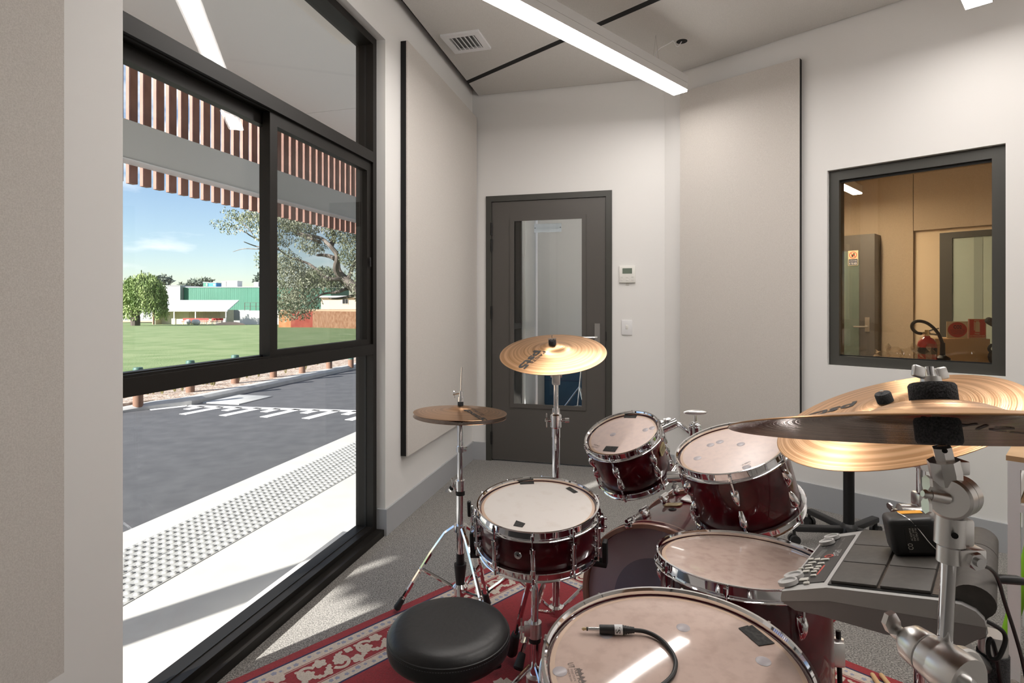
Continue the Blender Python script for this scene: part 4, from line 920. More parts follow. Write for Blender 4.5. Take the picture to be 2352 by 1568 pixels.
#==SPLIT2==
# ------------------------------------------------------------------ drum kit
def pl_quad(mb, pts, c, n, lift=.0008, th=.0006):
    n = Vector(n).normalized(); v = [ray_plane(x, y, c, n) + n * lift for x, y in pts]; k_ = len(v)
    mb.add(v + [p + n * th for p in v], [list(range(k_))[::-1], list(range(k_, 2 * k_))] + [[i, (i + 1) % k_, k_ + (i + 1) % k_, k_ + i] for i in range(k_)])
def hoop_prof(rs, s=1):
    return [(rs + .002, -.027 * s), (rs + .013, -.0275 * s), (rs + .0145, -.0255 * s), (rs + .012, -.0235 * s), (rs + .0055, -.021 * s), (rs + .0045, -.004 * s), (rs + .009, -.0005 * s), (rs + .0095, .001 * s), (rs + .005, .0012 * s), (rs + .0015, -.003 * s), (rs + .001, -.02 * s)]
def lug_low(mb, Ml):      # short wing lug, local x outward, z up along the shell (top end at z=0)
    prof = [(0, 0, .004), (.012, -.004, .009), (.019, -.016, .0095), (.017, -.030, .008), (.010, -.044, .006), (.002, -.052, .004)]
    vs = []; fs = []
    for x, z, w_ in prof: vs += [(0, -w_ * 1.2, z), (x * .7, -w_, z), (x, -w_ * .35, z), (x, w_ * .35, z), (x * .7, w_, z), (0, w_ * 1.2, z)]
    for i in range(len(prof) - 1):
        for j in range(5): fs.append([i * 6 + j, i * 6 + j + 1, (i + 1) * 6 + j + 1, (i + 1) * 6 + j])
    mb.add(vs, fs, Ml)
def drum(name, label, c, n, R_, depth, nl, a0, head, style='wing', bottom=True, xref=(1, 0, 0), base=None):
    c = Vector(c); Md = TM(c, n, xref); rs = R_ - .008; n_ = Vector(n).normalized()
    t_ = thing(name, label, 'drum', base if base is not None else c - n_ * (depth + .03))
    zb = -.016 - depth
    obj('shell', MB().lathe([(rs - .006, -.012), (rs - .002, -.012), (rs, -.016), (rs, zb), (rs - .002, zb - .003), (rs - .007, zb - .003)], Md, 72, True), M['lacquer'], t_)
    obj('head', MB().lathe([(0, -.0105), (rs - .012, -.0105), (rs - .004, -.0115), (rs + .001, -.016)], Md, 72), M[head], t_)
    obj('head_collar', MB().lathe([(rs - .012, -.0103), (rs - .004, -.0113), (rs + .0005, -.0158)], Md, 72), M['head_collar'], t_)
    obj('hoop', MB().lathe(hoop_prof(rs), Md, 96, True), M['chrome'], t_)
    Mf = Md @ Matrix.Translation((0, 0, zb - .005)) 
    obj('hoop', MB().lathe(hoop_prof(rs, -1), Mf, 96, True), M['chrome'], t_)
    obj('bottom_head', MB().lathe([(0, zb - .004), (rs, zb - .004)], Md, 48), M['head_soft'], t_)
    for i in range(nl):
        a = a0 + 2 * math.pi * i / nl; Rz = Md @ Matrix.Rotation(a, 4, 'Z')
        if style == 'tube':
            l = MB().cyl(Rz @ Vector((rs + .014, 0, -.045)), Rz @ Vector((rs + .014, 0, zb + .028)), .0062, n=12)
            for z in (-.05, (zb - .016) / 2, zb + .03): l.box((rs + .006, 0, z), (.016, .015, .016), Rz, .003)
            for z in (-.05, zb + .03): l.lathe([(0, -.008), (.0085, -.006), (.0085, .006), (0, .008)], Rz @ Matrix.Translation((rs + .014, 0, z)), 12)
            lu = obj('lug', l, M['chrome'], t_)
            r_ = MB().cyl(Rz @ Vector((rs + .014, 0, -.05)), Rz @ Vector((rs + .014, 0, -.012)), .0028, n=8).cyl(Rz @ Vector((rs + .014, 0, -.018)), Rz @ Vector((rs + .014, 0, -.006)), .005, n=8).cyl(Rz @ Vector((rs + .014, 0, -.006)), Rz @ Vector((rs + .014, 0, .002)), .003, n=4)
            obj('tension_rod', r_, M['chrome'], lu); r_ = MB().cyl(Rz @ Vector((rs + .014, 0, zb + .03)), Rz @ Vector((rs + .014, 0, zb + .004)), .0028, n=8).cyl(Rz @ Vector((rs + .014, 0, zb + .01)), Rz @ Vector((rs + .014, 0, zb - .006)), .0045, n=8)
            obj('tension_rod', r_, M['chrome'], lu)
        else:
            l = MB(); lug_low(l, Rz @ Matrix.Translation((rs - .0005, 0, -.052)))
            lu = obj('lug', l, M['chrome'], t_, sm=50)
            obj('tension_rod', MB().cyl(Rz @ Vector((rs + .011, 0, -.060)), Rz @ Vector((rs + .011, 0, -.010)), .0028, n=8).cyl(Rz @ Vector((rs + .011, 0, -.019)), Rz @ Vector((rs + .011, 0, -.007)), .0048, n=8).cyl(Rz @ Vector((rs + .011, 0, -.007)), Rz @ Vector((rs + .011, 0, .001)), .003, n=4), M['chrome'], lu)
            if bottom:
                l = MB(); lug_low(l, Rz @ Matrix.Translation((rs - .0005, 0, zb + .036)) @ Matrix.Rotation(math.pi, 4, 'X'))
                lu = obj('lug', l, M['chrome'], t_, sm=50)
                obj('tension_rod', MB().cyl(Rz @ Vector((rs + .011, 0, zb + .045)), Rz @ Vector((rs + .011, 0, zb - .003)), .0028, n=8).cyl(Rz @ Vector((rs + .011, 0, zb + .006)), Rz @ Vector((rs + .011, 0, zb - .008)), .0045, n=8), M['chrome'], lu)
    hc = c - n_ * .0105
    return t_, Md, hc, n_, rs, zb
def tapes(t_, hc, n_, quads):
    for q in quads:
        mb = MB(); pl_quad(mb, q, hc, n_); obj('tape', mb, M['tape'], t_, sm=0)
def dots(t_, hc, n_, pts, r_=.013):
    for x, y in pts:
        p = ray_plane(x, y, hc, n_); obj('gel_dot', MB().lathe([(r_, 0), (r_ * .9, .0005), (0, .0006)], TM(p + n_ * .0003, n_), 16), M['gel_dot'], t_)
def zc(ox, oy, s_, L_): return [(ox + x / s_, oy + y / s_) for x, y in L_]
def head_logo(t_, hc, n_, p0, p1, wd, lines):
    o = ray_plane(*p0, hc, n_); x = (ray_plane(*p1, hc, n_) - o).normalized(); y = n_.cross(x).normalized(); mb = MB(); yy = 0
    for s_, h, f in lines: text_at(mb, s_, o - y * yy, x * wd * f, y * h, .0006); yy += h * 1.5
    obj('head_logo', mb, M['ink_soft'], t_, sm=0); return o, x, y
# snare
SN = ((.079, 1.75, .618), (-.026, -.119, .993))
t_, Md, hc, n_, rs, zb = drum('snare_drum', 'snare drum with cream coated head and dark red shell on its own stand', SN[0], SN[1], .186, .125, 10, .05 + R(8), 'head_coated', 'tube')
tapes(t_, hc, n_, [zc(860, 1060, 3.086, q) for q in ([(1030, 145), (1130, 140), (1132, 158), (1033, 162)], [(1385, 180), (1445, 218), (1415, 225), (1355, 190)], [(1005, 418), (1070, 440), (1050, 466), (985, 455)])])
bp_ = ray_plane(1181, 1274, Vector(SN[0]) - Vector((0, .178, .08)), (0, -1, .1)); ang = math.atan2(-.175, -.055)
vb = Md @ Matrix.Rotation(math.atan2(-.167, -.065), 4, 'Z') @ Matrix.Translation((rs, 0, -.075))
obj('vent_badge', MB().lathe([(.003, .001), (.004, .003), (.010, .0025), (.0115, 0)], vb @ Matrix.Rotation(R(90), 4, 'Y'), 18), M['steel_soft'], t_)
# strainer on the window side
sv = Md @ Matrix.Rotation(R(178), 4, 'Z')
st = obj('strainer', MB().box((rs + .012, 0, -.075), (.022, .030, .07), sv, .004).box((rs + .026, .0, -.035), (.010, .012, .055), sv, .003).cyl(sv @ Vector((rs + .024, -.012, -.075)), sv @ Vector((rs + .024, .03, -.075)), .006, n=10), M['chrome'], t_)
obj('throw_lever', MB().box((rs + .034, .0, -.02), (.012, .014, .05), sv, .004).box((rs + .012, .0, -.115), (.024, .034, .02), sv, .003), M['black_plastic'], st)
sb_ = Md @ Matrix.Rotation(R(2), 4, 'Z')
obj('butt_plate', MB().box((rs + .014, 0, -.075), (.024, .032, .05), sb_, .003).box((rs + .03, .0, -.062), (.012, .008, .006), sb_, .001).box((rs + .03, .0, -.09), (.012, .008, .006), sb_, .001), M['chrome'], t_)
# snare stand
def rubber_foot(mb, p, d, l=.06, r0=.012, r1=.02):
    d = Vector(d).normalized(); mb.tube([Vector(p), Vector(p) + d * l * .15, Vector(p) + d * l * .5, Vector(p) + d * l * .9, Vector(p) + d * l], [r0, r0 * 1.1, r1 * .85, r1, r1 * .8], 12)
def wing(mb, p, ax, up, s_=1.0):
    ax = Vector(ax).normalized(); Mw = TM(p, ax, up)
    mb.lathe([(0, 0), (.007 * s_, 0), (.0075 * s_, .01 * s_), (.005 * s_, .014 * s_), (0, .014 * s_)], Mw, 12)
    for sg_ in (1, -1):
        out = [(.004, -.004), (.012, -.010), (.024, -.009), (.030, -.001), (.026, .007), (.014, .007), (.004, .004)]
        mb.prism([(x * s_ * sg_, y * s_ * sg_) for x, y in out], .005 * s_, Mw, .004 * s_)
sb0 = Vector((.070, 1.75, 0))
t_ = thing('snare_stand', 'chrome tripod snare stand with rubber tipped basket arms', 'stand', sb0 + Vector((0, 0, .009)))
obj('tube', MB().cyl(sb0 + Vector((0, 0, .06)), sb0 + Vector((0, 0, .245)), .0145, n=18), M['chrome'], t_)
obj('upper_tube', MB().tube([sb0 + Vector((0, 0, .24)), sb0 + Vector((0, 0, .345)), sb0 + Vector((0, 0, .36)), sb0 + Vector((0, 0, .38))], [.0115, .0115, .010, .006], 16), M['chrome'], t_)
obj('collar', MB().cyl(sb0 + Vector((0, 0, .205)), sb0 + Vector((0, 0, .25)), .021, n=18).box((-.022, 0, .228), (.022, .03, .036), Matrix.Translation(sb0), .004), M['cast_metal'], t_)
obj('ring', MB().cyl(sb0 + Vector((0, 0, .19)), sb0 + Vector((0, 0, .205)), .0185, n=18), M['rubber'], t_)
w_ = MB(); wing(w_, sb0 + Vector((-.034, 0, .228)), (-1, 0, 0), (.1, 0, 1), 1.1); obj('wing_nut', w_, M['cast_metal'], t_)
obj('tilter', MB().box((0, 0, .425), (.020, .018, .085), Matrix.Translation(sb0), .004).box((.014, 0, .40), (.012, .014, .03), Matrix.Translation(sb0), .003), M['chrome'], t_)
w_ = MB(); wing(w_, sb0 + Vector((.02, -.004, .385)), (1, -.1, 0), (.2, 0, 1), 1.1); obj('wing_nut', w_, M['cast_metal'], t_)
obj('leg_hub', MB().lathe([(.015, .05), (.026, .052), (.027, .085), (.015, .088)], TM(sb0), 18, True), M['cast_metal'], t_)
for i, (fx, fy) in enumerate(((.0, 1.948), (-.10, 1.60), (.13, 1.50))):
    f_ = Vector((fx, fy, .045)); top = sb0 + (f_ - sb0).normalized() * .028 + Vector((0, 0, .08)); d = (f_ - sb0); d.z = 0
    up_ = sb0 + Vector((0, 0, .405 if i == 0 else .12)) + d.normalized() * .02
    lg = obj('leg', MB().tube([up_, f_], .0085, 10), M['chrome'], t_)
    ft = MB(); rubber_foot(ft, f_ + (up_ - f_).normalized() * .085, f_ - up_, .105, .014, .021); obj('rubber_foot', ft, M['rubber'], lg)
bas = Vector(SN[0]) - Vector(SN[1]) * .185
for an in (178, -18, 72):
    r_ = Md @ Matrix.Rotation(R(an), 4, 'Z')
    p0 = sb0 + Vector((0, 0, .45)); p1 = r_ @ Vector((rs * .55, 0, zb - .035)); p2 = r_ @ Vector((rs + .02, 0, zb - .028)); p3 = r_ @ Vector((rs + .024, 0, zb + .05))
    ar = obj('basket_arm', MB().tube([p0, p1, p2], .006, 8), M['chrome'], t_)
    obj('rubber_grip', MB().box((rs + .012, 0, zb - .026), (.045, .03, .016), r_, .003).box((rs + .028, 0, zb + .008), (.014, .028, .075), r_, .003), M['rubber'], ar)
# toms
def badge(t_, Md, rs, ang, z):
    Mb = Md @ Matrix.Rotation(ang, 4, 'Z') @ Matrix.Translation((rs + .0005, 0, z)) @ Matrix.Rotation(R(90), 4, 'Y') @ Matrix.Rotation(R(90), 4, 'Z')
    o = obj('badge', MB().prism([(-.028, -.010), (-.018, -.0165), (.018, -.0165), (.028, -.010), (.028, .010), (.018, .0165), (-.018, .0165), (-.028, .010)], .003, Mb), mat('badge_gold', (.50, .40, .20), .35, .6) if 'badge_gold' not in M else M['badge_gold'], t_, sm=0)
    tm = MB(); 
    for s_, y, h, wd in (('YAMAHA', .001, .007, .042), ('STAGE CUSTOM', -.009, .0045, .042)): text_at(tm, s_, Mb @ Vector((-wd / 2, y, .0034)), Mb.to_3x3() @ Vector((wd, 0, 0)), Mb.to_3x3() @ Vector((0, h, 0)))
    obj('badge_print', tm, M['ink'], o, sm=0)
T1 = ((.388, 2.018, .774), (-.338, -.261, .904)); T2 = ((.644, 1.686, .805), (-.317, -.127, .94))
t_, Md, hc, n_, rs, zb = drum('rack_tom', 'smaller dark red rack tom with taped pinkish head', T1[0], T1[1], .135, .165, 6, R(-118), 'head_soft')
tom1 = t_
tapes(t_, hc, n_, [zc(1330, 930, 6.817, q) for q in ([(715, 165), (910, 165), (890, 203), (703, 200)], [(425, 645), (620, 655), (565, 735), (372, 720)])])
dots(t_, hc, n_, zc(1330, 930, 6.817, [(530, 460), (1040, 388), (1145, 360)]), .011)
head_logo(t_, hc, n_, (1363, 1022), (1381, 1027), .028, (('REMO', .006, 1), ('PINSTRIPE', .003, .9), ('UT', .004, .4)))
badge(t_, Md, rs, R(-28), -.075)
tm1 = Md @ Matrix.Rotation(R(12), 4, 'Z')
obj('mount', MB().box((rs + .008, 0, -.07), (.018, .05, .07), tm1, .006).cyl(tm1 @ Vector((rs + .005, 0, -.055)), tm1 @ Vector((rs + .075, 0, -.055)), .018, n=18), M['chrome'], t_)
w_ = MB(); wing(w_, tm1 @ Vector((rs + .035, 0, -.035)), tm1.to_3x3() @ Vector((0.2, 0, 1)), tm1.to_3x3() @ Vector((1, .3, 0)), .9); obj('wing_bolt', w_, M['cast_metal'], t_)
t_, Md, hc, n_, rs, zb = drum('rack_tom', 'larger dark red rack tom with four grey dots on its untaped head', T2[0], T2[1], .16, .19, 6, R(-112), 'head_soft')
tom2 = t_; Mt2 = Md
dots(t_, hc, n_, zc(1540, 960, 5.6, [(348, 515), (515, 345), (635, 305), (905, 335), (980, 632)]), .012)
head_logo(t_, hc, n_, (1704, 1070), (1728, 1059), .030, (('UT REMO', .006, 1), ('PINSTRIPE', .003, .8)))
tm2 = Md @ Matrix.Rotation(R(150), 4, 'Z')
obj('mount', MB().box((rs + .008, 0, -.10), (.018, .05, .07), tm2, .006).cyl(tm2 @ Vector((rs + .005, 0, -.09)), tm2 @ Vector((rs + .06, 0, -.09)), .018, n=18), M['chrome'], t_)
w_ = MB(); wing(w_, tm2 @ Vector((rs + .045, 0, -.112)), tm2.to_3x3() @ Vector((.6, 0, -1)), tm2.to_3x3() @ Vector((0, 1, 0)), .8); obj('wing_bolt', w_, M['cast_metal'], t_)
# floor toms
F1c, F1n = (.26, .915, .65), (-.033, -.065, .997); F2c, F2n = (.545, 1.35, .628), (.01, .074, .997)
def floor_legs(t_, Md, rs, zb, angs, tops):
    for a, zt in zip(angs, tops):
        Rz = Md @ Matrix.Rotation(a, 4, 'Z'); x = rs + .027; p0 = Rz @ Vector((x, 0, zt)); p1 = Rz @ Vector((x, 0, zb * .55)); lo = Rz @ Vector((x, 0, zb - .02)); fo = Vector((lo.x, lo.y, .012)) + (Rz.to_3x3() @ Vector((.03, 0, 0)))
        lg = obj('leg', MB().tube([p0, lo, fo], .0055, 10), M['black_metal'] if zt > -.2 else M['chrome'], t_)
        obj('leg_bracket', MB().box((x - .012, 0, zb * .55), (.038, .036, .055), Rz, .004).cyl(Rz @ Vector((x, 0, zb * .55 - .03)), Rz @ Vector((x, 0, zb * .55 + .03)), .011, n=12), M['cast_metal'], t_)
        ft = MB(); rubber_foot(ft, fo + Vector((0, 0, .03)), (0, 0, -1), .03, .009, .015); obj('rubber_foot', ft, M['rubber'], lg)
t_, Md, hc, n_, rs, zb = drum('floor_tom', 'big floor tom with a jack cable and black tape lying on its worn head', F1c, F1n, .211, .36, 8, R(160), 'head_clear', base=(.26, .915, .009))
ft1 = t_
tapes(t_, hc, n_, [zc(1560, 1330, 5.88, [(800, 665), (925, 630), (940, 640), (985, 625), (1290, 870), (1075, 905), (1000, 840)])])
dots(t_, hc, n_, zc(1220, 1180, 3.178, [(1110, 830), (1695, 1075), (548, 880), (210, 1150)]), .012)
o, x, y = head_logo(t_, hc, n_, (1318, 1536), (1324, 1554), .034, (('REMO', .010, 1),))
lm = MB(); text_at(lm, 'UT', ray_plane(1303, 1523, hc, n_), x * .012, y * .010, .0006)
for i, s_ in enumerate(('PINSTRIPE', 'MADE IN USA')): text_at(lm, s_, ray_plane(1310 - i * 8, 1537, hc, n_), x * .028, y * .0032, .0006)
obj('head_print', lm, M['ink_soft'], t_, sm=0)
lm = MB(); co = ray_plane(1325, 1535, hc, n_)
for i in range(4): q = co + x * (.0085 * i); lm.add([q + n_ * .0006, q + x * .0085 + n_ * .0006, q + x * .00425 + y * .009 + n_ * .0006], [[0, 1, 2]])
obj('crown_print', lm, M['ink_soft'], t_, sm=0)
floor_legs(t_, Md, rs, zb, (R(-100), R(140), R(20)), (-.22, -.22, -.22))
t_, Md, hc, n_, rs, zb = drum('floor_tom', 'floor tom with bare head half hidden under the sample pad', F2c, F2n, .195, .36, 8, R(14), 'head_clear', base=(.545, 1.35, .009))
floor_legs(t_, Md, rs, zb, (R(-5), R(115), R(235)), (-.16, -.22, -.22))
head_logo(t_, hc, n_, (1608, 1231), (1632, 1234), .034, (('REMO UT', .008, 1), ('PINSTRIPE', .004, .7)))
# bass drum
bphi = R(-127); bn = Vector((math.cos(bphi), math.sin(bphi), 0)); BR = .254; bc = Vector((.446, 1.727, .287))
t_ = thing('bass_drum', 'dark red bass drum with clear black dotted head and brown wooden hoops', 'drum', (bc.x - bn.x * .22, bc.y - bn.y * .22, .009))
Md = TM(bc, bn, (0, 0, 1)); BL = .42
obj('shell', MB().lathe([(BR - .007, -.02), (BR, -.02), (BR, -BL), (BR - .007, -BL)], Md, 80, True), M['lacquer'], t_)
obj('shell_lining', MB().lathe([(BR - .0075, -.021), (BR - .0075, -BL + .001)], Md, 80), M['wood_in'], t_)
obj('batter_head', MB().lathe([(0, -.016), (BR - .004, -.016)], Md, 72), M['bd_clear'], t_)
obj('centre_dot', MB().lathe([(0, -.0155), (BR * .62, -.0155)], Md, 72), M['bd_dot'], t_)
obj('front_head', MB().lathe([(0, -BL - .003), (BR - .004, -BL - .003)], Md, 72), M['black_plastic'], t_)
for z0, z1 in ((0, -.038), (-BL + .018, -BL - .02)):
    h = obj('wood_hoop', MB().lathe([(BR - .002, z0), (BR + .011, z0), (BR + .013, z0 - .003), (BR + .013, z1 + .003), (BR + .011, z1), (BR - .002, z1)], Md, 96, True), M['hoop_wood'], t_)
    obj('inlay', MB().lathe([(BR + .0132, (z0 + z1) / 2 - .009), (BR + .0136, (z0 + z1) / 2 - .009), (BR + .0136, (z0 + z1) / 2 + .009), (BR + .0132, (z0 + z1) / 2 + .009)], Md, 96, True), M['lacquer'], h)
for i in range(8):
    Rz = Md @ Matrix.Rotation(R(22 + 45 * i), 4, 'Z')
    for z0, sg_ in ((0, 1), (-BL, -1)):
        cl = obj('claw', MB().box((BR + .010, 0, z0 - sg_ * .012), (.016, .026, .034), Rz, .003).box((BR + .018, 0, z0 - sg_ * .03), (.020, .016, .014), Rz, .003).cyl(Rz @ Vector((BR + .024, 0, z0 + sg_ * .006)), Rz @ Vector((BR + .024, 0, z0 - sg_ * .02)), .006, n=10), M['chrome'], t_)
        obj('tension_rod', MB().cyl(Rz @ Vector((BR + .024, 0, z0)), Rz @ Vector((BR + .024, 0, z0 - sg_ * .12)), .003, n=8), M['chrome'], cl)
        obj('lug', MB().box((BR + .010, 0, z0 - sg_ * .125), (.022, .022, .04), Rz, .007).cyl(Rz @ Vector((BR + .024, 0, z0 - sg_ * .10)), Rz @ Vector((BR + .024, 0, z0 - sg_ * .15)), .008, n=10), M['chrome'], t_)
Rt = Md @ Matrix.Rotation(R(0), 4, 'Z')       # x axis = up
obj('vent', MB().lathe([(.004, .0015), (.006, .004), (.012, .003), (.014, 0)], Md @ Matrix.Rotation(R(8), 4, 'Z') @ Matrix.Translation((BR, 0, -.20)) @ Matrix.Rotation(R(90), 4, 'Y'), 18), M['rubber'], t_)
Mb = Md @ Matrix.Rotation(R(12), 4, 'Z') @ Matrix.Translation((BR + .0005, 0, -.25)) @ Matrix.Rotation(R(90), 4, 'Y')
obj('badge', MB().prism([(-.012, -.030), (.012, -.030), (.018, -.02), (.018, .02), (.012, .030), (-.012, .030), (-.018, .02), (-.018, -.02)], .003, Mb), M['badge_gold'], t_, sm=0)
hp_ = Md @ Vector((BR, 0, -.32))
obj('holder_plate', MB().box((BR + .004, 0, -.32), (.010, .085, .075), Md, .006), M['chrome'], t_)
hc_ = Vector((hp_.x, hp_.y, 0)); px_t = P(1571, 960, hp_.y)
hpole = Vector((hp_.x, hp_.y, BR * 2))
obj('holder_post', MB().cyl(hp_ - Vector((0, 0, .02)), Vector((hp_.x, hp_.y, .80)), .0125, n=18).cyl(Vector((hp_.x, hp_.y, .74)), Vector((hp_.x, hp_.y, .80)), .022, n=18).sph((hp_.x, hp_.y, .805), (.021, .021, .014)), M['chrome'], t_)
obj('holder_knob', MB().cyl((hp_.x, hp_.y, .81), (hp_.x, hp_.y, .845), .006, n=10).sph((hp_.x, hp_.y, .85), (.042, .012, .009)), M['cast_metal'], t_)
for tgt, zz_ in ((tm1 @ Vector((T1[0] and .135 - .008 + .07, 0, -.055)), .765), (tm2 @ Vector((.16 - .008 + .055, 0, -.09)), .745)):
    obj('tom_arm', MB().tube(smooth([Vector((hp_.x, hp_.y, zz_)), (Vector((hp_.x, hp_.y, zz_)) + tgt) / 2 + Vector((0, 0, .01)), tgt]), .0095, 12), M['chrome'], t_)
for sg_ in (1, -1):
    s0_ = Md @ (Matrix.Rotation(R(sg_ * 112), 4, 'Z') @ Vector((BR, 0, -.34))); s1_ = s0_ + (Md.to_3x3() @ Vector((0, sg_ * .16, -.10))); s1_.z = .023
    sp_ = obj('spur', MB().cyl(s0_, s1_, .007, n=10).cyl(s0_ - (s0_ - s1_) * .12, s0_ + (s0_ - s1_) * .1, .015, n=12), M['chrome'], t_)
    obj('rubber_foot', MB().sph(s1_, .012), M['rubber'], sp_)
obj('cushion', MB().box((-.14, 0, -.24), (.16, .26, .24), Md, .05, 3), M['navy'], t_)
# kick pedal in front of the batter head
pb_ = bc + bn * .10; side = Vector((-bn.y, bn.x, 0))
t_ = thing('kick_pedal', 'steel kick drum pedal clamped to the bass drum hoop', 'pedal', (pb_.x, pb_.y, .009))
fl = lambda v: Vector((v.x, v.y, 0))
obj('base_plate', MB().box((0, 0, .015), (.30, .09, .008), TM(fl(bc + bn * .15), (0, 0, 1), bn), .002), M['black_metal'], t_)
obj('footboard', MB().box((0, 0, .055), (.27, .085, .010), TM(fl(bc + bn * .17), (0, 0, 1), bn) @ Matrix.Rotation(R(10), 4, 'Y'), .003), M['steel_soft'], t_)
for sg_ in (1, -1): obj('side_post', MB().cyl(fl(bc + bn * .045) + side * .05 * sg_ + Vector((0, 0, .015)), fl(bc + bn * .05) + side * .05 * sg_ + Vector((0, 0, .22)), .008, n=10), M['cast_metal'], t_)
obj('axle', MB().cyl(fl(bc + bn * .05) + side * .055 + Vector((0, 0, .215)), fl(bc + bn * .05) - side * .055 + Vector((0, 0, .215)), .007, n=10), M['chrome'], t_)
obj('beater_rod', MB().cyl(fl(bc + bn * .05) + Vector((0, 0, .21)), fl(bc + bn * .085) + Vector((0, 0, .36)), .004, n=8), M['chrome'], t_)
obj('beater', MB().cyl(fl(bc + bn * .06) + Vector((0, 0, .36)), fl(bc + bn * .11) + Vector((0, 0, .37)), .024, n=16), M['felt'], t_)
# ------------------------------------------------------------------ cymbals
def cymbal_part(name, parent, c, n, R_, mtop, munder, bell=.095, hgt=.02, bellh=.02, xref=(1, 0, 0), flip=False, th=.0016):
    Mc = TM(c, n, xref); k_ = []; bl = bell / 2 * (R_ / .203)
    for i in range(25):
        r_ = R_ * i / 24
        if r_ < bl: z = hgt + bellh * math.sqrt(max(0, 1 - (r_ / bl * .96) ** 2))
        else:
            f = (r_ - bl) / (R_ - bl); z = hgt * (1 - f ** 1.35) + bellh * .28 * (1 - min(1, f * 6)) 
        k_.append((r_, z * (-1 if flip else 1)))
    def zr(r_):
        i = min(23, int(r_ / R_ * 24)); f = r_ / R_ * 24 - i; return k_[i][1] * (1 - f) + k_[i + 1][1] * f
    def sheet(nm, off, m_, par):
        n_ = 96; me_mb = MB(); me_mb.lathe([(r_, z + off) for r_, z in k_], Mc, n_)
        o = obj(nm, me_mb, m_, par, sm=60, recalc=True)
        uv = o.data.uv_layers.new(name='radius'); inv = (TM(c, n, xref)).inverted(); offp = Vector((0, 0, 0)); q = o.parent
        while q is not None: offp += q.location; q = q.parent
        for l in o.data.loops:
            p = inv @ (o.data.vertices[l.vertex_index].co + offp); uv.data[l.index].uv = (math.hypot(p.x, p.y), math.atan2(p.y, p.x) / 6.3)
        return o
    top = sheet(name, th if not flip else -th, mtop, parent)
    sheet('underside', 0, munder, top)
    obj('edge', MB().lathe([(R_, 0), (R_ + .0006, th * .5), (R_, th)], Mc, 96), mtop, top)
    return top, Mc, zr
def cym_text(par, Mc, zr, specs, lift=.0026, m_='ink', sgn=1):
    mb = MB()
    for s_, ox, oy, ang, wd, h, bold, skew in specs:
        vs, fs, _ = text_mesh(s_, bold); bmt = bmesh.new(); vv = [bmt.verts.new(v) for v in vs]
        for f in fs:
            try: bmt.faces.new([vv[i] for i in f])
            except ValueError: pass
        bmesh.ops.triangulate(bmt, faces=bmt.faces[:]); bmesh.ops.subdivide_edges(bmt, edges=bmt.edges[:], cuts=2, use_grid_fill=True); bmt.verts.index_update()
        vs = [v.co.copy() for v in bmt.verts]; fs = [[v.index for v in f.verts] for f in bmt.faces]; bmt.free()
        ca, sa = math.cos(ang), math.sin(ang); out = []
        for v in vs:
            x, y = v.x * wd + v.y * h * skew, v.y * h; X, Y = ox + x * ca - y * sa, oy + x * sa + y * ca
            out.append(Mc @ Vector((X, Y, zr(min(.2535, math.hypot(X, Y))) + lift * sgn)))
        mb.add(out, fs)
    obj('brand_print', mb, M[m_], par, sm=0)
def brand_at(Mc, c, n, p0, p1, p2):
    """local start, angle, length and cap height of a print whose baseline runs p0-p1 and whose top edge passes p2"""
    inv = Mc.inverted(); o = Vector(c) + Vector(n) * .010
    a, b_, t2 = [inv @ ray_plane(*p, o, n) for p in (p0, p1, p2)]
    an = math.atan2(b_.y - a.y, b_.x - a.x); h = abs(-(t2.x - a.x) * math.sin(an) + (t2.y - a.y) * math.cos(an))
    return a.x, a.y, an, math.hypot(b_.x - a.x, b_.y - a.y), h
def felt(mb, p, n, r_, h): mb.lathe([(0, 0), (r_ * .92, 0), (r_, h * .12), (r_, h * .88), (r_ * .92, h), (0, h)], TM(p, n), 24)
# --- hi-hat
HC = Vector((-.198, 2.179, .812)); HN = Vector((.031, .022, .999)).normalized()
t_ = thing('hi_hat', 'bronze hi hat cymbal pair on a chrome stand beside the snare', 'cymbal', (HC.x, HC.y, .0))
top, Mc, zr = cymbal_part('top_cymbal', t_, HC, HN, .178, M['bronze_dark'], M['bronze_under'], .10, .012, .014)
x, y, an, wd, h = brand_at(Mc, HC, HN, (1064, 946), (1100, 960), (1078, 943))
cym_text(top, Mc, zr, [('pst5', x, y, an, wd, h, .03, .12)])
x, y, an, wd, h = brand_at(Mc, HC, HN, (1083, 944), (1106, 953), (1090, 942.5))
cym_text(top, Mc, zr, [('PAISTE', x, y, an, wd, h, .0, 0)])
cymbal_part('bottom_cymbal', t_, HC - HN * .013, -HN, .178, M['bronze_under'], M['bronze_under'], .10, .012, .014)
hb_ = Vector((HC.x, HC.y, 0))
cl = MB(); felt(cl, HC + HN * .027, HN, .011, .016); obj('clutch_felt', cl, M['felt'], t_)
obj('clutch', MB().cyl(HC + HN * .043, HC + HN * .062, .011, n=16).cyl(HC + HN * .062, HC + HN * .082, .008, n=12).cyl(HC + HN * .075 + Vector((-.008, 0, 0)), HC + HN * .075 + Vector((-.03, -.005, -.004)), .0035, n=8), M['chrome'], t_)
w_ = MB(); wing(w_, HC + HN * .074 + Vector((-.022, -.004, -.003)), (-1, -.2, -.1), (.1, 0, 1), .45); obj('wing_nut', w_, M['chrome'], t_)
obj('pull_rod', MB().cyl(HC - HN * .02, HC + HN * .175, .0033, n=10), M['steel_soft'], t_)
obj('seat_cup', MB().lathe([(0, -.028), (.013, -.028), (.014, -.014), (.022, -.010), (.022, -.006), (0, -.006)], TM(HC - HN * .018, HN), 20), M['black_plastic'], t_)
obj('upper_tube', MB().cyl((HC.x, HC.y, .455), (HC.x, HC.y, .765), .0115, n=18), M['chrome'], t_)
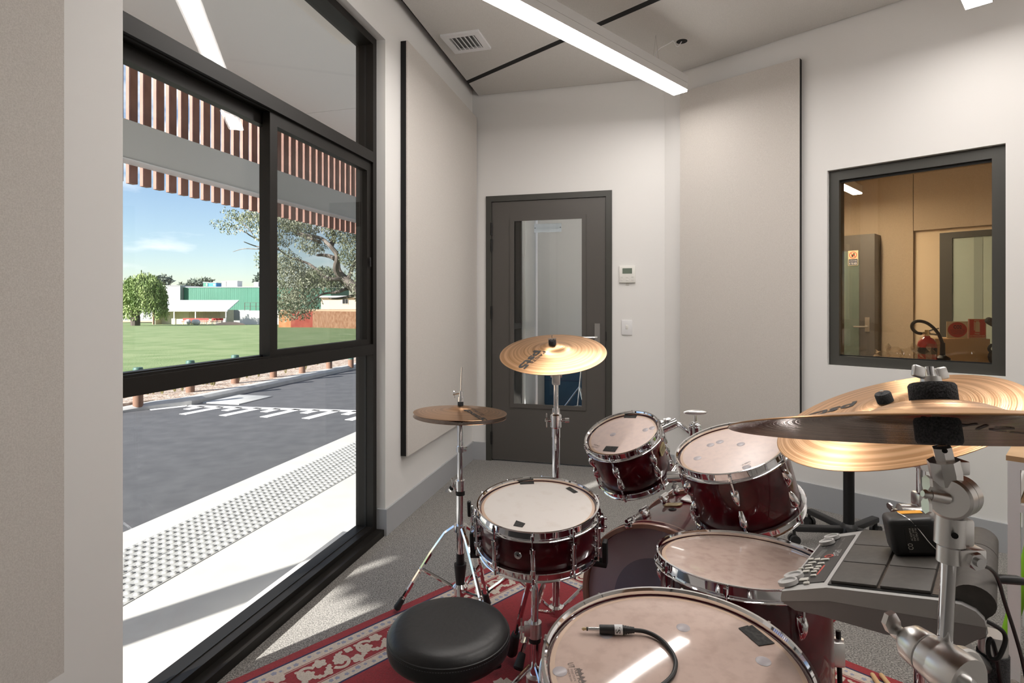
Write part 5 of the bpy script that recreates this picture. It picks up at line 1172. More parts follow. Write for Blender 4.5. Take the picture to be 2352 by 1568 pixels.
obj('memory_lock', MB().cyl((HC.x, HC.y, .663), (HC.x, HC.y, .685), .016, n=16).box((.016, 0, .674), (.02, .02, .014), Matrix.Translation(hb_), .002), M['chrome'], t_)
obj('collar', MB().cyl((HC.x, HC.y, .515), (HC.x, HC.y, .555), .0185, n=18).box((-.012, 0, .537), (.02, .024, .03), Matrix.Translation(hb_), .003), M['chrome'], t_)
w_ = MB(); wing(w_, Vector((HC.x - .02, HC.y, .535)), (-1, -.3, -.2), (-.5, 0, .5), 1.0); obj('wing_nut', w_, M['cast_metal'], t_)
obj('collar_ring', MB().cyl((HC.x, HC.y, .498), (HC.x, HC.y, .515), .0175, n=18), M['rubber'], t_)
obj('lower_tube', MB().cyl((HC.x, HC.y, .10), (HC.x, HC.y, .50), .0145, n=18), M['chrome'], t_)
obj('spring_housing', MB().lathe([(.0155, .275), (.0155, .235), (.024, .235), (.024, .228), (.0225, .215), (.0175, .165), (.0175, .16)], TM(hb_), 20), M['black_plastic'], t_)
obj('leg_hub', MB().lathe([(.015, .36), (.024, .36), (.024, .385), (.015, .385)], TM(hb_), 18, True), M['chrome'], t_)
obj('leg_hub', MB().lathe([(.015, .12), (.024, .12), (.03, .15), (.02, .16), (.015, .16)], TM(hb_), 18, True), M['chrome'], t_)
for i, f_ in enumerate((G(915, 1410), G(1118, 1398), Vector((-.05, 1.88, 0)))):
    f_ = Vector((f_.x, f_.y, .034)); d = (f_ - hb_); d.z = 0; d.normalize()
    tp_ = hb_ + d * .022 + Vector((0, 0, .375)); kn = hb_ + d * .075 + Vector((0, 0, .335))
    lg = obj('leg', MB().tube(smooth([tp_, kn, f_], 1), .0085, 6), M['chrome'], t_)
    mid = kn.lerp(f_, .47); obj('brace', MB().tube([hb_ + d * .026 + Vector((0, 0, .14)), mid], .0065, 6), M['chrome'], lg)
    obj('rivet', MB().sph(mid, .009), M['chrome'], lg)
    ft = MB(); rubber_foot(ft, f_.lerp(kn, .10), f_ - kn, .05, .011, .015); obj('rubber_foot', ft, M['rubber'], lg)
obj('pedal_plate', MB().box((0, -.20, .035), (.085, .28, .010), Matrix.Translation(hb_) @ Matrix.Rotation(R(-25), 4, 'Z') @ Matrix.Rotation(R(-6), 4, 'X'), .003), M['cast_metal'], t_)
# --- generic straight stand
def tripod(t_, b_, angs, rad, zt, mt='chrome'):
    for a in angs:
        d = Vector((math.cos(a), math.sin(a), 0)); f_ = b_ + d * rad + Vector((0, 0, .034))
        lg = obj('leg', MB().tube([b_ + d * .02 + Vector((0, 0, zt)), f_], .0085, 6), M[mt], t_)
        obj('brace', MB().tube([b_ + d * .022 + Vector((0, 0, .06)), (b_ + d * .02 + Vector((0, 0, zt))).lerp(f_, .55)], .0065, 6), M[mt], lg)
        ft = MB(); rubber_foot(ft, f_ - d * .03 + Vector((0, 0, .03)), d * .6 + Vector((0, 0, -.6)), .05, .012, .017); obj('rubber_foot', ft, M['rubber'], lg)
# --- crash in front of the door
CC, CN = Vector((.156, 2.171, 1.040)), Vector((-.067, -.292, .954)).normalized()
cb = Vector((.168, 2.171, 0))
t_ = thing('crash_cymbal', 'tilted bronze crash cymbal on a chrome stand in front of the grey door', 'cymbal', cb + Vector((0, 0, .0)))
top, Mc, zr = cymbal_part('cymbal', t_, CC, CN, .203, M['bronze'], M['bronze_under'], .11, .018, .018)
x, y, an, wd, h = brand_at(Mc, CC, CN, (1227, 810.5), (1182, 839), (1241, 821))
cym_text(top, Mc, zr, [('pst5', x, y, an, wd, h, .03, .12)])
x, y, an, wd, h = brand_at(Mc, CC, CN, (1248, 815.5), (1215, 834), (1251, 819))
cym_text(top, Mc, zr, [('PAISTE', x, y, an, wd, h, .006, 0)])
fm = MB(); felt(fm, CC + CN * .037, CN, .0145, .018); obj('felt_washer', fm, M['felt'], t_)
obj('rod', MB().cyl(CC - CN * .06, CC + CN * .072, .0038, n=10), M['chrome'], t_)
w_ = MB(); wing(w_, CC + CN * .055, CN, (1, 0, .2), .55); obj('wing_nut', w_, M['chrome'], t_)
fm = MB(); felt(fm, CC + CN * .012, CN, .013, .010); obj('lower_felt', fm, M['felt'], t_)
tb = CC - CN * .06
obj('tilter', MB().box((0, 0, .945), (.030, .026, .05), Matrix.Translation(cb), .004).cyl(tb, Vector((cb.x, cb.y, .955)), .008, n=10).cyl(Vector((cb.x - .02, cb.y, .96)), Vector((cb.x + .022, cb.y, .96)), .012, n=14), M['cast_metal'], t_)
obj('upper_tube', MB().cyl(cb + Vector((0, 0, .78)), cb + Vector((0, 0, .94)), .0095, n=16), M['chrome'], t_)
obj('collar', MB().lathe([(.010, .83), (.014, .83), (.015, .81), (.021, .805), (.021, .76), (.016, .755), (.016, .72), (.010, .715)], TM(cb), 18).cyl(cb + Vector((-.04, 0, .785)), cb + Vector((.045, 0, .785)), .006, n=10), M['chrome'], t_)
w_ = MB(); wing(w_, cb + Vector((-.03, 0, .785)), (-1, 0, 0), (0, .2, 1), .9); obj('wing_nut', w_, M['cast_metal'], t_)
obj('hex_bolt', MB().cyl(cb + Vector((.034, 0, .785)), cb + Vector((.05, 0, .785)), .009, n=6), M['steel_soft'], t_)
obj('lower_tube', MB().cyl(cb + Vector((0, 0, .05)), cb + Vector((0, 0, .73)), .0145, n=18), M['chrome'], t_)
obj('leg_hub', MB().lathe([(.015, .045), (.026, .045), (.028, .075), (.015, .08)], TM(cb), 18, True), M['chrome'], t_)
tripod(t_, cb, (R(150), R(30), R(244)), .335, .30)
# --- big ride over the floor toms
RC, RNn = Vector((.875, 1.309, .961)), Vector((-.371, -.015, .929)).normalized()
rb = Vector((.946, 1.316, 0))
t_ = thing('ride_cymbal', 'largest bronze cymbal, steeply tilted, on a chrome stand behind the sample pad', 'cymbal', rb)
top, Mc, zr = cymbal_part('cymbal', t_, RC, RNn, .254, M['bronze'], M['bronze_under'], .12, .022, .020)
x, y, an, wd, h = brand_at(Mc, RC, RNn, (1973, 929), (1857, 946), (1944, 951))
cym_text(top, Mc, zr, [('pst5', x, y, an, wd, h, .03, .12)])
fm = MB(); felt(fm, RC + RNn * .040, RNn, .017, .024); obj('felt_washer', fm, M['felt'], t_)
obj('rod', MB().cyl(RC - RNn * .08, RC + RNn * .070, .0042, n=10), M['chrome'], t_)
obj('tilter', MB().cyl(RC - RNn * .07, rb + Vector((0, 0, .86)), .010, n=12).cyl(rb + Vector((0, -.02, .86)), rb + Vector((0, .02, .86)), .017, n=16), M['cast_metal'], t_)
obj('upper_tube', MB().cyl(rb + Vector((0, 0, .70)), rb + Vector((0, 0, .86)), .0095, n=16), M['chrome'], t_)
obj('knuckle', MB().cyl(rb + Vector((-.05, 0, .745)), rb + Vector((.02, -.01, .745)), .018, n=18).box((0, 0, .775), (.03, .03, .03), Matrix.Translation(rb), .004).cyl(rb + Vector((.01, -.02, .742)), rb + Vector((.01, .02, .742)), .026, n=18), M['cast_metal'], t_)
w_ = MB(); wing(w_, rb + Vector((-.055, 0, .745)), (-1, 0, -.1), (0, 1, .4), .9); obj('wing_nut', w_, M['cast_metal'], t_)
obj('lower_tube', MB().cyl(rb + Vector((0, 0, .05)), rb + Vector((0, 0, .74)), .0145, n=18), M['chrome'], t_)
obj('leg_hub', MB().lathe([(.015, .045), (.026, .045), (.028, .075), (.015, .08)], TM(rb), 18, True), M['chrome'], t_)
tripod(t_, rb, (R(95), R(215), R(-20)), .24, .26)
# --- near crash seen edge-on, boom stand
EC, EN = Vector((.440, .587, 1.088)), Vector((.055, .264, .963)).normalized()
t_ = thing('crash_cymbal', 'bronze crash cymbal seen almost edge on above the sample pad, on a boom stand', 'cymbal', (.452, .575, 0))
top, Mc, zr = cymbal_part('cymbal', t_, EC, EN, .203, M['bronze'], M['bronze_under'], .11, .017, .016)
cym_text(top, Mc, zr, [('PAISTE', .02, .05, R(-20), .14, .03, .0, 0)], -.0006, 'ink', 1)
fm = MB(); felt(fm, EC + EN * .030, EN, .0215, .022); obj('felt_washer', fm, M['felt'], t_)
fm = MB(); felt(fm, EC - EN * .010, EN, .0205, .026); obj('lower_felt', fm, M['felt'], t_)
obj('rod', MB().cyl(EC - EN * .055, EC + EN * .070, .0042, n=12), M['chrome'], t_)
We = TM(EC + EN * .052, EN, (1, .1, 0)); w_ = MB().lathe([(.0042, 0), (.010, 0), (.009, .007), (.0042, .008)], We, 18, True)
for sg_ in (1, -1): w_.box((sg_ * .0155, 0, .0085), (.013, .006, .013), We @ Matrix.Rotation(R(-14 * sg_), 4, 'Y'), .002)
obj('wing_nut', w_, M['cast_metal'], t_)
EY = .570
pp = lambda px, py, dy=0: P(px, py, EY + dy)
r0_ = EC - EN * .018; r1_ = pp(2166, 1030)
obj('rod_sleeve', MB().cyl(r0_, r1_, .0052, n=14), M['chrome'], t_)
obj('tilter_arm', MB().cyl(pp(2163, 1026), pp(2170, 1056), .0088, n=6).tube([pp(2166, 1056), pp(2172, 1084), pp(2176, 1110)], [.0138, .0140, .013], 8).box((0, 0, 0), (.014, .02, .014), Matrix.Translation(pp(2196, 1070)), .002), M['cast_metal'], t_)
ax_ = Vector((-.80, -.60, .08)).normalized(); dc = pp(2190, 1140)
obj('tilter_disc', MB().lathe([(0, -.0175), (.018, -.0175), (.0205, -.0155), (.0205, -.0008), (.0195, 0), (.0205, .0008), (.0205, .0155), (.018, .0175), (0, .0175)], TM(dc, ax_), 36), M['cast_metal'], t_)
obj('set_screw', MB().cyl(pp(2170, 1035, -.0085), pp(2170, 1035, -.010), .0025, n=10), M['gasket'], t_)
obj('set_screw', MB().cyl(pp(2193, 1230, -.016), pp(2193, 1230, -.0172), .003, n=10), M['gasket'], t_)
b0_ = dc + ax_ * .017; b1_ = pp(2118, 1133, -.01)
w_ = MB().tube([b0_, b1_ + (b0_ - b1_) * .3], .0055, 12); wing(w_, b1_ + (b0_ - b1_) * .35, b1_ - b0_, (0, .3, 1), .62); obj('wing_bolt', w_, M['cast_metal'], t_)
tl0, tl1 = pp(2184, 1180), pp(2169, 1500)
td = (tl1 - tl0).normalized()
obj('sleeve', MB().cyl(tl0 + td * .002, tl0 + td * .030, .0132, n=20).box((0, 0, 0), (.018, .022, .027), Matrix.Translation(tl0 + td * .016 + Vector((.008, 0, 0))), .003), M['cast_metal'], t_)
obj('boom_tube', MB().cyl(tl0 + td * .02, tl1, .0066, n=20), M['chrome'], t_)
mk = tl0 + td * .040
obj('memory_lock', MB().cyl(mk - td * .008, mk + td * .008, .0105, n=18).box((.016, -.003, 0), (.026, .017, .017), Matrix.Translation(mk), .002), M['cast_metal'], t_)
obj('lock_bolt', MB().cyl(mk + Vector((.016, -.010, -.001)), mk + Vector((.016, -.017, -.001)), .0085, n=6).cyl(mk + Vector((.016, -.017, -.001)), mk + Vector((.016, -.020, -.001)), .0045, n=12), M['steel_soft'], t_)
kc = pp(2150, 1515); ka = (pp(2200, 1548, -.03) - pp(2105, 1480, .01)).normalized()
obj('clutch', MB().lathe([(0, -.034), (.012, -.034), (.019, -.026), (.0205, -.012), (.0205, -.010), (.0195, -.009), (.0205, -.008), (.0225, .004), (.0225, .006), (.0235, .008), (.0235, .032), (0, .033)], TM(kc, ka), 32), M['cast_metal'], t_)
obj('clutch_cap', MB().lathe([(0, 0), (.029, 0), (.030, .003), (.030, .010), (.028, .012), (0, .012)], TM(pp(2196, 1552), (.35, -.93, .1)), 36), M['cast_metal'], t_)
w_ = MB(); wing(w_, kc - ka * .034, -ka, (-.6, 0, .8), 1.05); obj('wing_nut', w_, M['cast_metal'], t_)
obj('clutch_lever', MB().tube([pp(2190, 1548, -.03), pp(2212, 1562, -.034), pp(2232, 1590, -.03)], [.006, .008, .010], 10), M['cast_metal'], t_)
lb = Vector((.452, .575, 0))
obj('lower_tube', MB().cyl(Vector((kc.x + .012, kc.y, kc.z - .01)), lb + Vector((0, 0, .06)), .0125, n=18), M['chrome'], t_)
obj('leg_hub', MB().lathe([(.013, .045), (.024, .045), (.026, .075), (.013, .08)], TM(lb), 18, True), M['chrome'], t_)
tripod(t_, lb, (R(-20), R(215), R(-100)), .26, .26)
#==SPLIT3==
# ------------------------------------------------------------------ throne
TC = Vector((-.150, 1.354, 0))
t_ = thing('drum_throne', 'round black leather drum throne with stitched rim', 'stool', TC)
obj('cushion', MB().lathe([(0, .467), (.09, .468), (.122, .466), (.136, .459), (.1425, .449), (.1445, .444), (.1455, .436), (.1455, .422), (.143, .412), (.135, .404), (0, .402)], TM(TC), 80), M['leather'], t_)
obj('piping', MB().lathe([(.1425, .4485), (.1445, .4475), (.1452, .4455), (.1445, .4435), (.1435, .4435)], TM(TC), 80, True), M['leather'], t_)
sm_ = MB()
for i in range(150):
    a = 2 * math.pi * i / 150; sm_.box((.1450, 0, .4405), (.0008, .0036, .0008), TM(TC) @ Matrix.Rotation(a, 4, 'Z'))
obj('stitching', sm_, M['thread'], t_, sm=0, kind='stuff')
obj('under_plate', MB().cyl(TC + Vector((0, 0, .392)), TC + Vector((0, 0, .404)), .10, n=32), M['black_metal'], t_)
obj('post', MB().cyl(TC + Vector((0, 0, .10)), TC + Vector((0, 0, .395)), .014, n=18), M['chrome'], t_)
obj('collar', MB().cyl(TC + Vector((0, 0, .26)), TC + Vector((0, 0, .30)), .022, n=18), M['cast_metal'], t_)
tripod(t_, TC, (R(40), R(160), R(280)), .26, .27)
# ------------------------------------------------------------------ sample pad on its stand
PO = Vector((.43, .921, .773)); ex = Vector((.743, -.642, .19)).normalized(); ez = ex.cross(Vector((.655, .756, -.007))).normalized(); ey = ez.cross(ex)
PM = Matrix.Translation(PO) @ Matrix((ex, ey, ez)).transposed().to_4x4()
t_ = thing('sample_pad', 'silver electronic sample pad with six dark rubber pads on a stand', 'drum pad', (.765, .905, .0))
PW = .30
def ext(prof, y0, y1): # extrude x-z profile along local y
    return MB().prism([(x, z) for x, z in prof], y1 - y0, PM @ Matrix(((1, 0, 0, 0), (0, 0, 1, y0), (0, 1, 0, 0), (0, 0, 0, 1))))
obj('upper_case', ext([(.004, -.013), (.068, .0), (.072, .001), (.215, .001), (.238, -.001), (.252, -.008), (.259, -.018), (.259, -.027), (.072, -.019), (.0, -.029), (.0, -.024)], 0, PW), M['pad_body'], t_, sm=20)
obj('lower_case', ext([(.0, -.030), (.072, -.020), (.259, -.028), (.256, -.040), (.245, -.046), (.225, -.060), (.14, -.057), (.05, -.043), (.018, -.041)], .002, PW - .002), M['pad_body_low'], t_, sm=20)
obj('pad_bed', ext([(.072, .001), (.072, .0028), (.232, .0028), (.236, .0)], .010, PW - .010), M['pad_black'], t_, sm=0)
for i in range(3):
    for j in range(2):
        x0_ = .076 + j * .066; y0_ = .014 + i * .0915
        obj('rubber_pad', MB().box((x0_ + .031, y0_ + .0445, .0045), (.062, .089, .006), PM, .0015), M['pad_rubber'], t_)
    y0_ = .012 + i * .0925
    out = [(.220, .001)] + [(.250 + .025 * math.cos(R(a)), .000 + .022 * math.sin(R(a))) for a in range(165, -75, -15)] + [(.250, -.034), (.232, -.006)]
    obj('edge_pad', ext(out, y0_, y0_ + .0905), M['pad_rubber'], t_, sm=40)
obj('dust_gap', ext([(.138, .0028), (.138, .0034), (.142, .0034), (.142, .0028)], .014, PW - .014), M['pad_dust'], t_, sm=0)
obj('dust_gap', ext([(.205, .0028), (.205, .0034), (.217, .0034), (.217, .0028)], .014, PW - .014), M['pad_dust'], t_, sm=0)
def ppx(px, py, h=0.0):
    n_ = Vector((-.2, 0, 1)); nn_ = (PM.to_3x3() @ Vector((-.199, 0, .98))).normalized(); o = PM @ Vector((.036, 0, -.0065))
    return ray_plane(px, py, o + nn_ * h, nn_), nn_
nn_ = ppx(1850, 1300)[1]; cpx = (PM.to_3x3() @ Vector((.98, 0, .199))).normalized()
Mp = TM(PM @ Vector((.036, PW / 2, -.0065)), nn_, cpx)
panel_ = obj('control_panel', MB().box((0, 0, .0006), (.056, .25, .0012), Mp), M['pad_black'], t_, sm=0)
z7 = lambda x, y: (1760 + x / 7.127, 1180 + y / 7.127)
for x, y, r_ in ((370, 1140, .0155), (465, 1040, .0155), (1085, 402, .0135), (1005, 482, .0135)):
    p = ppx(*z7(x, y), .002)[0]; obj('dial', MB().lathe([(0, .0035), (r_ * .72, .0035), (r_ * .8, .006), (r_, .006), (r_, 0), (0, 0)], TM(p, nn_), 28), M['pad_body'], panel_)
for x, y, sx_, sy_ in ((740, 762, .009, .009), (845, 765, .009, .009), (970, 765, .007, .014), (760, 818, .007, .013), (700, 862, .007, .012), (905, 832, .007, .011), (712, 912, .008, .014), (660, 962, .009, .011), (865, 885, .007, .009), (830, 925, .007, .009), (790, 967, .007, .009), (780, 1028, .007, .009), (625, 1095, .012, .014), (580, 915, .005, .008), (545, 950, .005, .008), (665, 1150, .007, .009)):
    p = ppx(*z7(x, y))[0]; obj('button', MB().box((0, 0, .002), (sx_, sy_, .003), TM(p, nn_, ey), .0008), M['pad_key'], panel_)
mb = MB(); pl_quad(mb, [z7(940, 588), z7(1022, 588), z7(885, 722), z7(795, 726)], ppx(1890, 1270)[0], nn_, .0008, .0005); obj('display', mb, M['lcd'], panel_, sm=0)
mb = MB(); pl_quad(mb, [z7(945, 850), z7(972, 850), z7(850, 1000), z7(820, 1008)], ppx(1890, 1270)[0], nn_, .0008, .0005); obj('red_stripe', mb, M['red_print'], panel_, sm=0)
p = ppx(*z7(1028, 690), .0012)[0]; obj('red_ring', MB().lathe([(.0055, 0), (.0078, 0), (.0078, .0006), (.0055, .0006)], TM(p, nn_), 24, True), M['red_print'], panel_)
tm = MB(); a = ppx(*z7(1130, 590), .0012)[0]; b_ = ppx(*z7(1062, 690), .0012)[0]
text_at(tm, 'SPD-S', a - cpx * .0, (b_ - a) * 1.0, -(nn_.cross(b_ - a)).normalized() * -.012, .0)
obj('brand_print', tm, M['white_print'], panel_, sm=0)
tm = MB()
for k_, (xa, ya, xb_, yb_) in enumerate(((1130, 520, 1190, 420), (1190, 560, 1250, 470), (1260, 440, 1300, 390), (905, 545, 930, 520), (960, 545, 985, 520), (1010, 545, 1035, 520))):
    a = ppx(*z7(xa, ya), .0012)[0]; b_ = ppx(*z7(xb_, yb_), .0012)[0]; text_at(tm, ('SAMPLING PAD', 'TOTAL PERCUSSION', 'WAVE', 'A', 'B', 'C')[k_], a, b_ - a, (nn_.cross(b_ - a)).normalized() * .003)
obj('small_print', tm, mat('print_dim', (.30, .29, .28), .5), panel_, sm=0)
# its mount and stand
sp0 = Vector((.765, .905, 0)); mp = PM @ Vector((.20, .12, -.062))
obj('mount_bracket', MB().box((.20, .12, -.066), (.07, .10, .012), PM, .004).tube([mp, (mp + Vector((sp0.x, sp0.y, .64))) / 2 - Vector((0, 0, .02)), Vector((sp0.x, sp0.y, .64))], .011, 10), M['cast_metal'], t_)
obj('clamp_knob', MB().cyl(P(2232, 1440, .885), P(2240, 1442, .90), .016, n=12), M['black_plastic'], t_)
obj('stand_tube', MB().cyl(sp0 + Vector((0, 0, .06)), sp0 + Vector((0, 0, .66)), .0125, n=18), M['chrome'], t_)
obj('stand_collar', MB().cyl(sp0 + Vector((0, 0, .655)), sp0 + Vector((0, 0, .70)), .019, n=18), M['cast_metal'], t_)
obj('foam_sleeve', MB().cyl(sp0 + Vector((0, 0, .60)), sp0 + Vector((0, 0, .67)), .021, n=18), M['felt'], t_)
tripod(t_, sp0, (R(-35), R(70), R(195)), .22, .26)
# power adapter lying on the pads
Mq = PM @ Matrix.Translation((.170, .178, .0078)) @ Matrix.Rotation(R(18), 4, 'Z')
t_ = thing('power_adapter', 'black power adapter block with an orange sticker lying on the sample pad', 'power adapter', Mq.translation)
obj('case', MB().box((0, 0, .030), (.070, .056, .060), Mq, .009, 3), M['black_plastic'], t_)
obj('sticker', MB().box((.006, .012, .0603), (.034, .018, .0008), Mq), M['orange'], t_, sm=0)
obj('label', MB().box((.004, -.0282, .028), (.034, .0006, .042), Mq), M['pad_black'], t_, sm=0)
tm = MB(); m3 = Mq.to_3x3()
text_at(tm, 'CO', Mq @ Vector((-.006, -.0288, .012)), m3 @ Vector((0, 0, .010)), m3 @ Vector((-.007, 0, 0)))
for i, s_ in enumerate(('AC ADAPTOR', 'INPUT 240V', 'OUTPUT 9V')): text_at(tm, s_, Mq @ Vector((-.004 + i * .004, -.0288, .026)), m3 @ Vector((0, 0, .020)), m3 @ Vector((-.0028, 0, 0)))
obj('lettering', tm, M['pad_key'], t_, sm=0)
obj('wire_tie', MB().tube(smooth([Mq @ Vector((-.012, .006, .0612)), Mq @ Vector((-.004, -.024, .0605)), Mq @ Vector((.004, -.028, .05)), Mq @ Vector((.022, -.029, .012)), Mq @ Vector((.036, -.036, .006))]), .0009, 5), M['steel_soft'], t_)
# cables
def cable(label, pts, r_=.003, m_='cable'):
    return tag(obj('cable', MB().tube(smooth(pts), r_, 8), M[m_]), label, 'cable')
cable('thin black lead draped over the sample pad edge and hanging to the floor', [P(2226, 1289, .66), P(2250, 1296, .70), P(2275, 1304, .76), P(2292, 1325, .80), P(2308, 1385, .82), P(2330, 1450, .84), P(2350, 1520, .86), P(2372, 1640, .9), P(2390, 1760, .95), Vector((1.0, 1.0, .05)), Vector((1.3, .95, .016))], .0026)
pj = P(2293, 1329, .93)
t_ = thing('jack_lead', 'black jack plug and lead leaving the back edge of the sample pad', 'cable', pj)
obj('plug', MB().tube([pj - Vector((.012, 0, 0)), pj + Vector((.004, 0, 0)), pj + Vector((.03, 0, -.002)), pj + Vector((.05, 0, -.006))], [.0045, .0075, .0075, .005], 12), M['black_plastic'], t_)
obj('lead', MB().tube(smooth([pj + Vector((.045, 0, -.005)), pj + Vector((.14, .02, -.05)), pj + Vector((.2, .05, -.3)), Vector((pj.x + .22, pj.y + .1, .05)), Vector((pj.x + .5, pj.y + .1, .022))]), .003, 8), M['cable'], t_)
cable('black power lead looping beside the sample pad stand', [P(2262, 1424, .86), P(2285, 1436, .86), P(2306, 1450, .86), P(2311, 1470, .86), P(2300, 1500, .86), P(2290, 1515, .86), P(2272, 1512, .87), P(2268, 1480, .87), P(2276, 1460, .87), P(2288, 1500, .87), P(2296, 1550, .88), P(2310, 1640, .9), Vector((.90, .96, .05)), Vector((1.1, .8, .02))], .0032)
# jack lead lying on the floor tom
fh, fn_ = Vector(F1c) - Vector(F1n).normalized() * .0105, Vector(F1n).normalized()
on = lambda px, py, h: ray_plane(px, py, fh + fn_ * h, fn_)
z6 = lambda x, y: (1220 + x / 6.588, 1330 + y / 6.588)
hj = .0085
a = on(*z6(762, 748), hj); b_ = on(*z6(1560, 768), hj); ax_ = (b_ - a).normalized(); f_ = lambda x: a.lerp(b_, (x - 762) / (1560 - 762))
t_ = thing('jack_plug_lead', 'jack plug with white marked band lying on the big floor tom', 'cable', f_(1200) - fn_ * hj)
obj('tip', MB().tube([f_(762), f_(785), f_(805), f_(815), f_(840)], [.0005, .0030, .0030, .0018, .0030], 12), M['brass'], t_)
obj('ring', MB().tube([f_(838), f_(858)], .0032, 12), M['gasket'], t_)
obj('shaft', MB().tube([f_(856), f_(1045)], .0031, 14), M['steel_soft'], t_)
obj('sleeve', MB().tube([f_(1035), f_(1042), f_(1385)], [.0066, .0074, .0078], 18), M['black_plastic'], t_)
band = obj('band', MB().tube([f_(1262), f_(1382)], .0083, 18), M['white_paint'], t_)
tm = MB(); text_at(tm, 'S.', f_(1355) + fn_ * .0064 - fn_.cross(ax_) * .0075, fn_.cross(ax_) * .011, -ax_ * .0075, .0); 
tm = MB(); cdv = (Vector((0, 0, CAMH)) - f_(1320)).normalized(); sd = cdv.cross(ax_).normalized(); o_ = f_(1350) + cdv * .0086; text_at(tm, 'S.', o_ - sd * .006, sd * .010, -ax_ * .008); obj('band_print', tm, M['ink'], band, sm=0)
for i in range(4): obj('boot_rib', MB().tube([f_(1388 + i * 36), f_(1410 + i * 36)], [.0076 - i * .0006, .0074 - i * .0006], 14), M['black_plastic'], t_)
obj('boot', MB().tube([f_(1380), f_(1560)], [.0066, .005], 14), M['black_plastic'], t_)
pts = [on(*z6(x, y), h) for x, y, h in ((1545, 768, hj), (1700, 780, .007), (1850, 835, .0055), (2000, 935, .0045), (2120, 1080, .004), (2180, 1200, .004), (2192, 1300, .004), (2160, 1430, .004), (2080, 1530, .004), (1960, 1620, .004), (1850, 1700, .005))]
pts += [on(1490, 1640, .02), on(1480, 1700, .0215)]
e_ = pts[-1]; out = Vector((e_.x - F1c[0], e_.y - F1c[1], 0)).normalized(); rim = Vector((F1c[0], F1c[1], 0)) + out * .228
pts += [Vector((rim.x, rim.y, F1c[2] + .008)), Vector((rim.x, rim.y, F1c[2] - .06)), Vector((rim.x, rim.y, .2)), Vector((rim.x + .02, rim.y - .02, .016)), Vector((rim.x + .2, rim.y - .3, .012))]
obj('lead', MB().tube(smooth(pts), .0036, 10), M['cable'], t_)
# ------------------------------------------------------------------ castor stool behind the kit
KS = Vector((1.717, 2.90, 0))
t_ = thing('castor_stool', 'black stool with thick post and castor base near the angled wall', 'stool', KS)
obj('post', MB().cyl(KS + Vector((0, 0, .07)), KS + Vector((0, 0, .58)), .0255, n=24), M['black_metal'], t_)
obj('seat', MB().lathe([(0, .58), (.14, .58), (.165, .59), (.17, .61), (.16, .63), (.13, .637), (0, .638)], TM(KS), 40), M['leather'], t_)
obj('hub', MB().lathe([(0, .05), (.04, .05), (.046, .07), (.04, .10), (.027, .115), (0, .115)], TM(KS), 24), M['black_plastic'], t_)
for a in (176, 104, 32, -40, -112):
    d = Vector((math.cos(R(a)), math.sin(R(a)), 0)); tip = KS + d * .27
    lg = obj('leg', MB().box((.15, 0, .083), (.24, .042, .030), TM(KS, (0, 0, 1), d), .008), M['black_plastic'], t_)
    s_ = Vector((-d.y, d.x, 0))
    obj('castor', MB().cyl(tip - s_ * .022 + Vector((0, 0, .025)), tip - s_ * .006 + Vector((0, 0, .025)), .025, n=18).cyl(tip + s_ * .006 + Vector((0, 0, .025)), tip + s_ * .022 + Vector((0, 0, .025)), .025, n=18).cyl(tip - s_ * .008 + Vector((0, 0, .03)), tip + s_ * .008 + Vector((0, 0, .03)), .012, n=10).cyl(tip + Vector((0, 0, .03)), tip + Vector((0, 0, .075)), .008, n=8), M['black_plastic'], lg)
# ------------------------------------------------------------------ white framed desk with oak top
T0 = Vector((1.568, 1.80, 0)); Tf = lambda a, b_, z: T0 + dr * a + nr * b_ + Vector((0, 0, z))
t_ = thing('desk', 'white framed desk with pale oak top beside the angled wall', 'desk', Tf(.6, .28, 0))
obj('top', MB().fbox(Tf, -.004, 1.2, -.0, .56, .732, .748), M['oak'], t_, sm=0)
obj('apron', MB().fbox(Tf, .03, 1.17, 0, .022, .708, .732).fbox(Tf, 0, .03, .03, .53, .708, .732), M['white_paint'], t_, sm=0)
obj('rail', MB().fbox(Tf, .03, 1.17, .0, .024, .575, .600), M['white_paint'], t_, sm=0)
obj('rail', MB().fbox(Tf, .002, .026, .03, .53, .575, .600), M['white_paint'], t_, sm=0)
obj('shelf_back', MB().fbox(Tf, .03, 1.17, .20, .21, .60, .708), M['oak_dark'], t_, sm=0)
obj('shelf_floor', MB().fbox(Tf, .026, 1.17, .024, .53, .588, .598), M['oak_dark'], t_, sm=0)
for a, b_ in ((0, 0), (1.17, 0), (0, .53), (1.17, .53)): obj('leg', MB().fbox(Tf, a, a + .03, b_, b_ + .03, 0, .732), M['white_paint'], t_, sm=0)
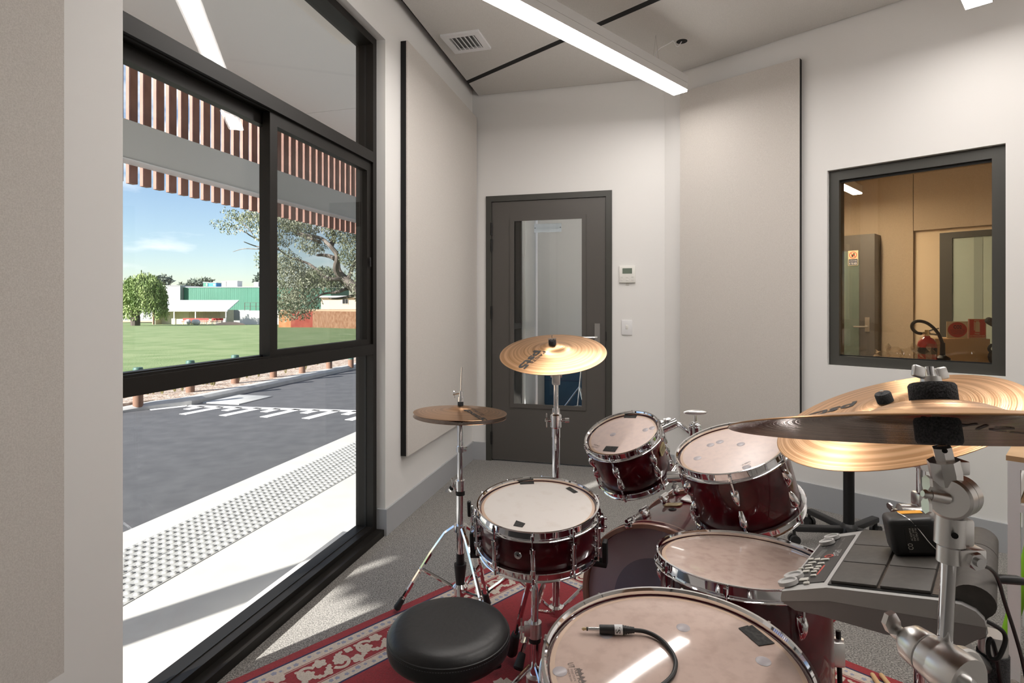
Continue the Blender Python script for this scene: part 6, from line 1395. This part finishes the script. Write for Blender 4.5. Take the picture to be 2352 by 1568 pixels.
# ------------------------------------------------------------------ lime green chair pushed under that desk
gc = Vector((2.06, 1.98, 0)); fx = dr; fy = nr
Gf = lambda a, b_, z: gc + fx * a + fy * b_ + Vector((0, 0, z))
t_ = thing('plastic_chair', 'lime green plastic chair pushed in under the white desk', 'chair', gc)
vs = []; fs = []
for i in range(9):
    for j in range(9):
        u_, v_ = -1 + i / 4, -1 + j / 4; vs.append(Gf(.19 * u_, .19 * v_, .42 + .018 * (u_ * u_ + v_ * v_)))
for i in range(8):
    for j in range(8): q = i * 9 + j; fs.append([q, q + 1, q + 10, q + 9])
k_ = len(vs); vs2 = [v - Vector((0, 0, .012)) for v in vs]; rim_ = [i for i in range(9)] + [i * 9 + 8 for i in range(1, 9)] + [80 - i for i in range(1, 9)] + [i * 9 for i in range(7, 0, -1)]
fs2 = [[q + k_ for q in f][::-1] for f in fs] + [[rim_[i], rim_[(i + 1) % len(rim_)], rim_[(i + 1) % len(rim_)] + k_, rim_[i] + k_] for i in range(len(rim_))]
obj('seat', MB().add(vs + vs2, fs + fs2), M['green_plastic'], t_)
obj('backrest', MB().add([Gf(.16 * u_, .20 + .05 * h + d_, .44 + .30 * h) for d_ in (0, .012) for u_, h in ((-1, 0), (1, 0), (1.0, .55), (.85, .7), (-.85, .7), (-1.0, .55))], [[0, 1, 2, 3, 4, 5], [11, 10, 9, 8, 7, 6]] + [[i, (i + 1) % 6, 6 + (i + 1) % 6, 6 + i] for i in range(6)]), M['green_plastic'], t_)
for sa, sb in ((-1, -1), (1, -1), (-1, 1), (1, 1)):
    obj('leg', MB().tube([Gf(.16 * sa, .16 * sb, .43), Gf(.25 * sa, .25 * sb, .004)], [.027, .017], 14), M['green_plastic'], t_)
# ------------------------------------------------------------------ small things on the floor
for i, (a, b_) in enumerate((((1.178, 1.862), (1.10, 1.49)), ((1.205, 1.860), (1.16, 1.485)))):
    A0 = Vector((*a, .0172)); B0 = Vector((*b_, .0172)); 
    t_ = thing('drumstick', 'pale wooden drumstick lying on the rug, ' + ('on the side of the floor toms' if i == 0 else 'on the side of the white desk'), 'drumstick', (A0 + B0) / 2 - Vector((0, 0, .0077)))
    obj('shaft', MB().tube([A0, A0.lerp(B0, .012), A0.lerp(B0, .7), A0.lerp(B0, .94)], [.005, .0075, .0075, .0045], 12), M['stick_wood'], t_)
    obj('tip', MB().tube([A0.lerp(B0, .935), A0.lerp(B0, .955), A0.lerp(B0, .985), B0], [.003, .0055, .005, .002], 12), M['stick_wood'], t_)
mh = G(2334, 1566, .03); mh = Vector((mh.x, mh.y, .030))
t_ = thing('felt_mallet', 'pale grey felt headed mallet lying beside the white desk leg', 'mallet', mh - Vector((0, 0, .03)))
obj('felt_head', MB().sph(mh, (.028, .026, .03)), mat('felt_pale', (.42, .38, .34), 1.0, bump=(300, .8, .004)), t_)
obj('shaft', MB().cyl(mh, mh + Vector((.20, .06, -.022)), .007, n=10), M['stick_wood'], t_)
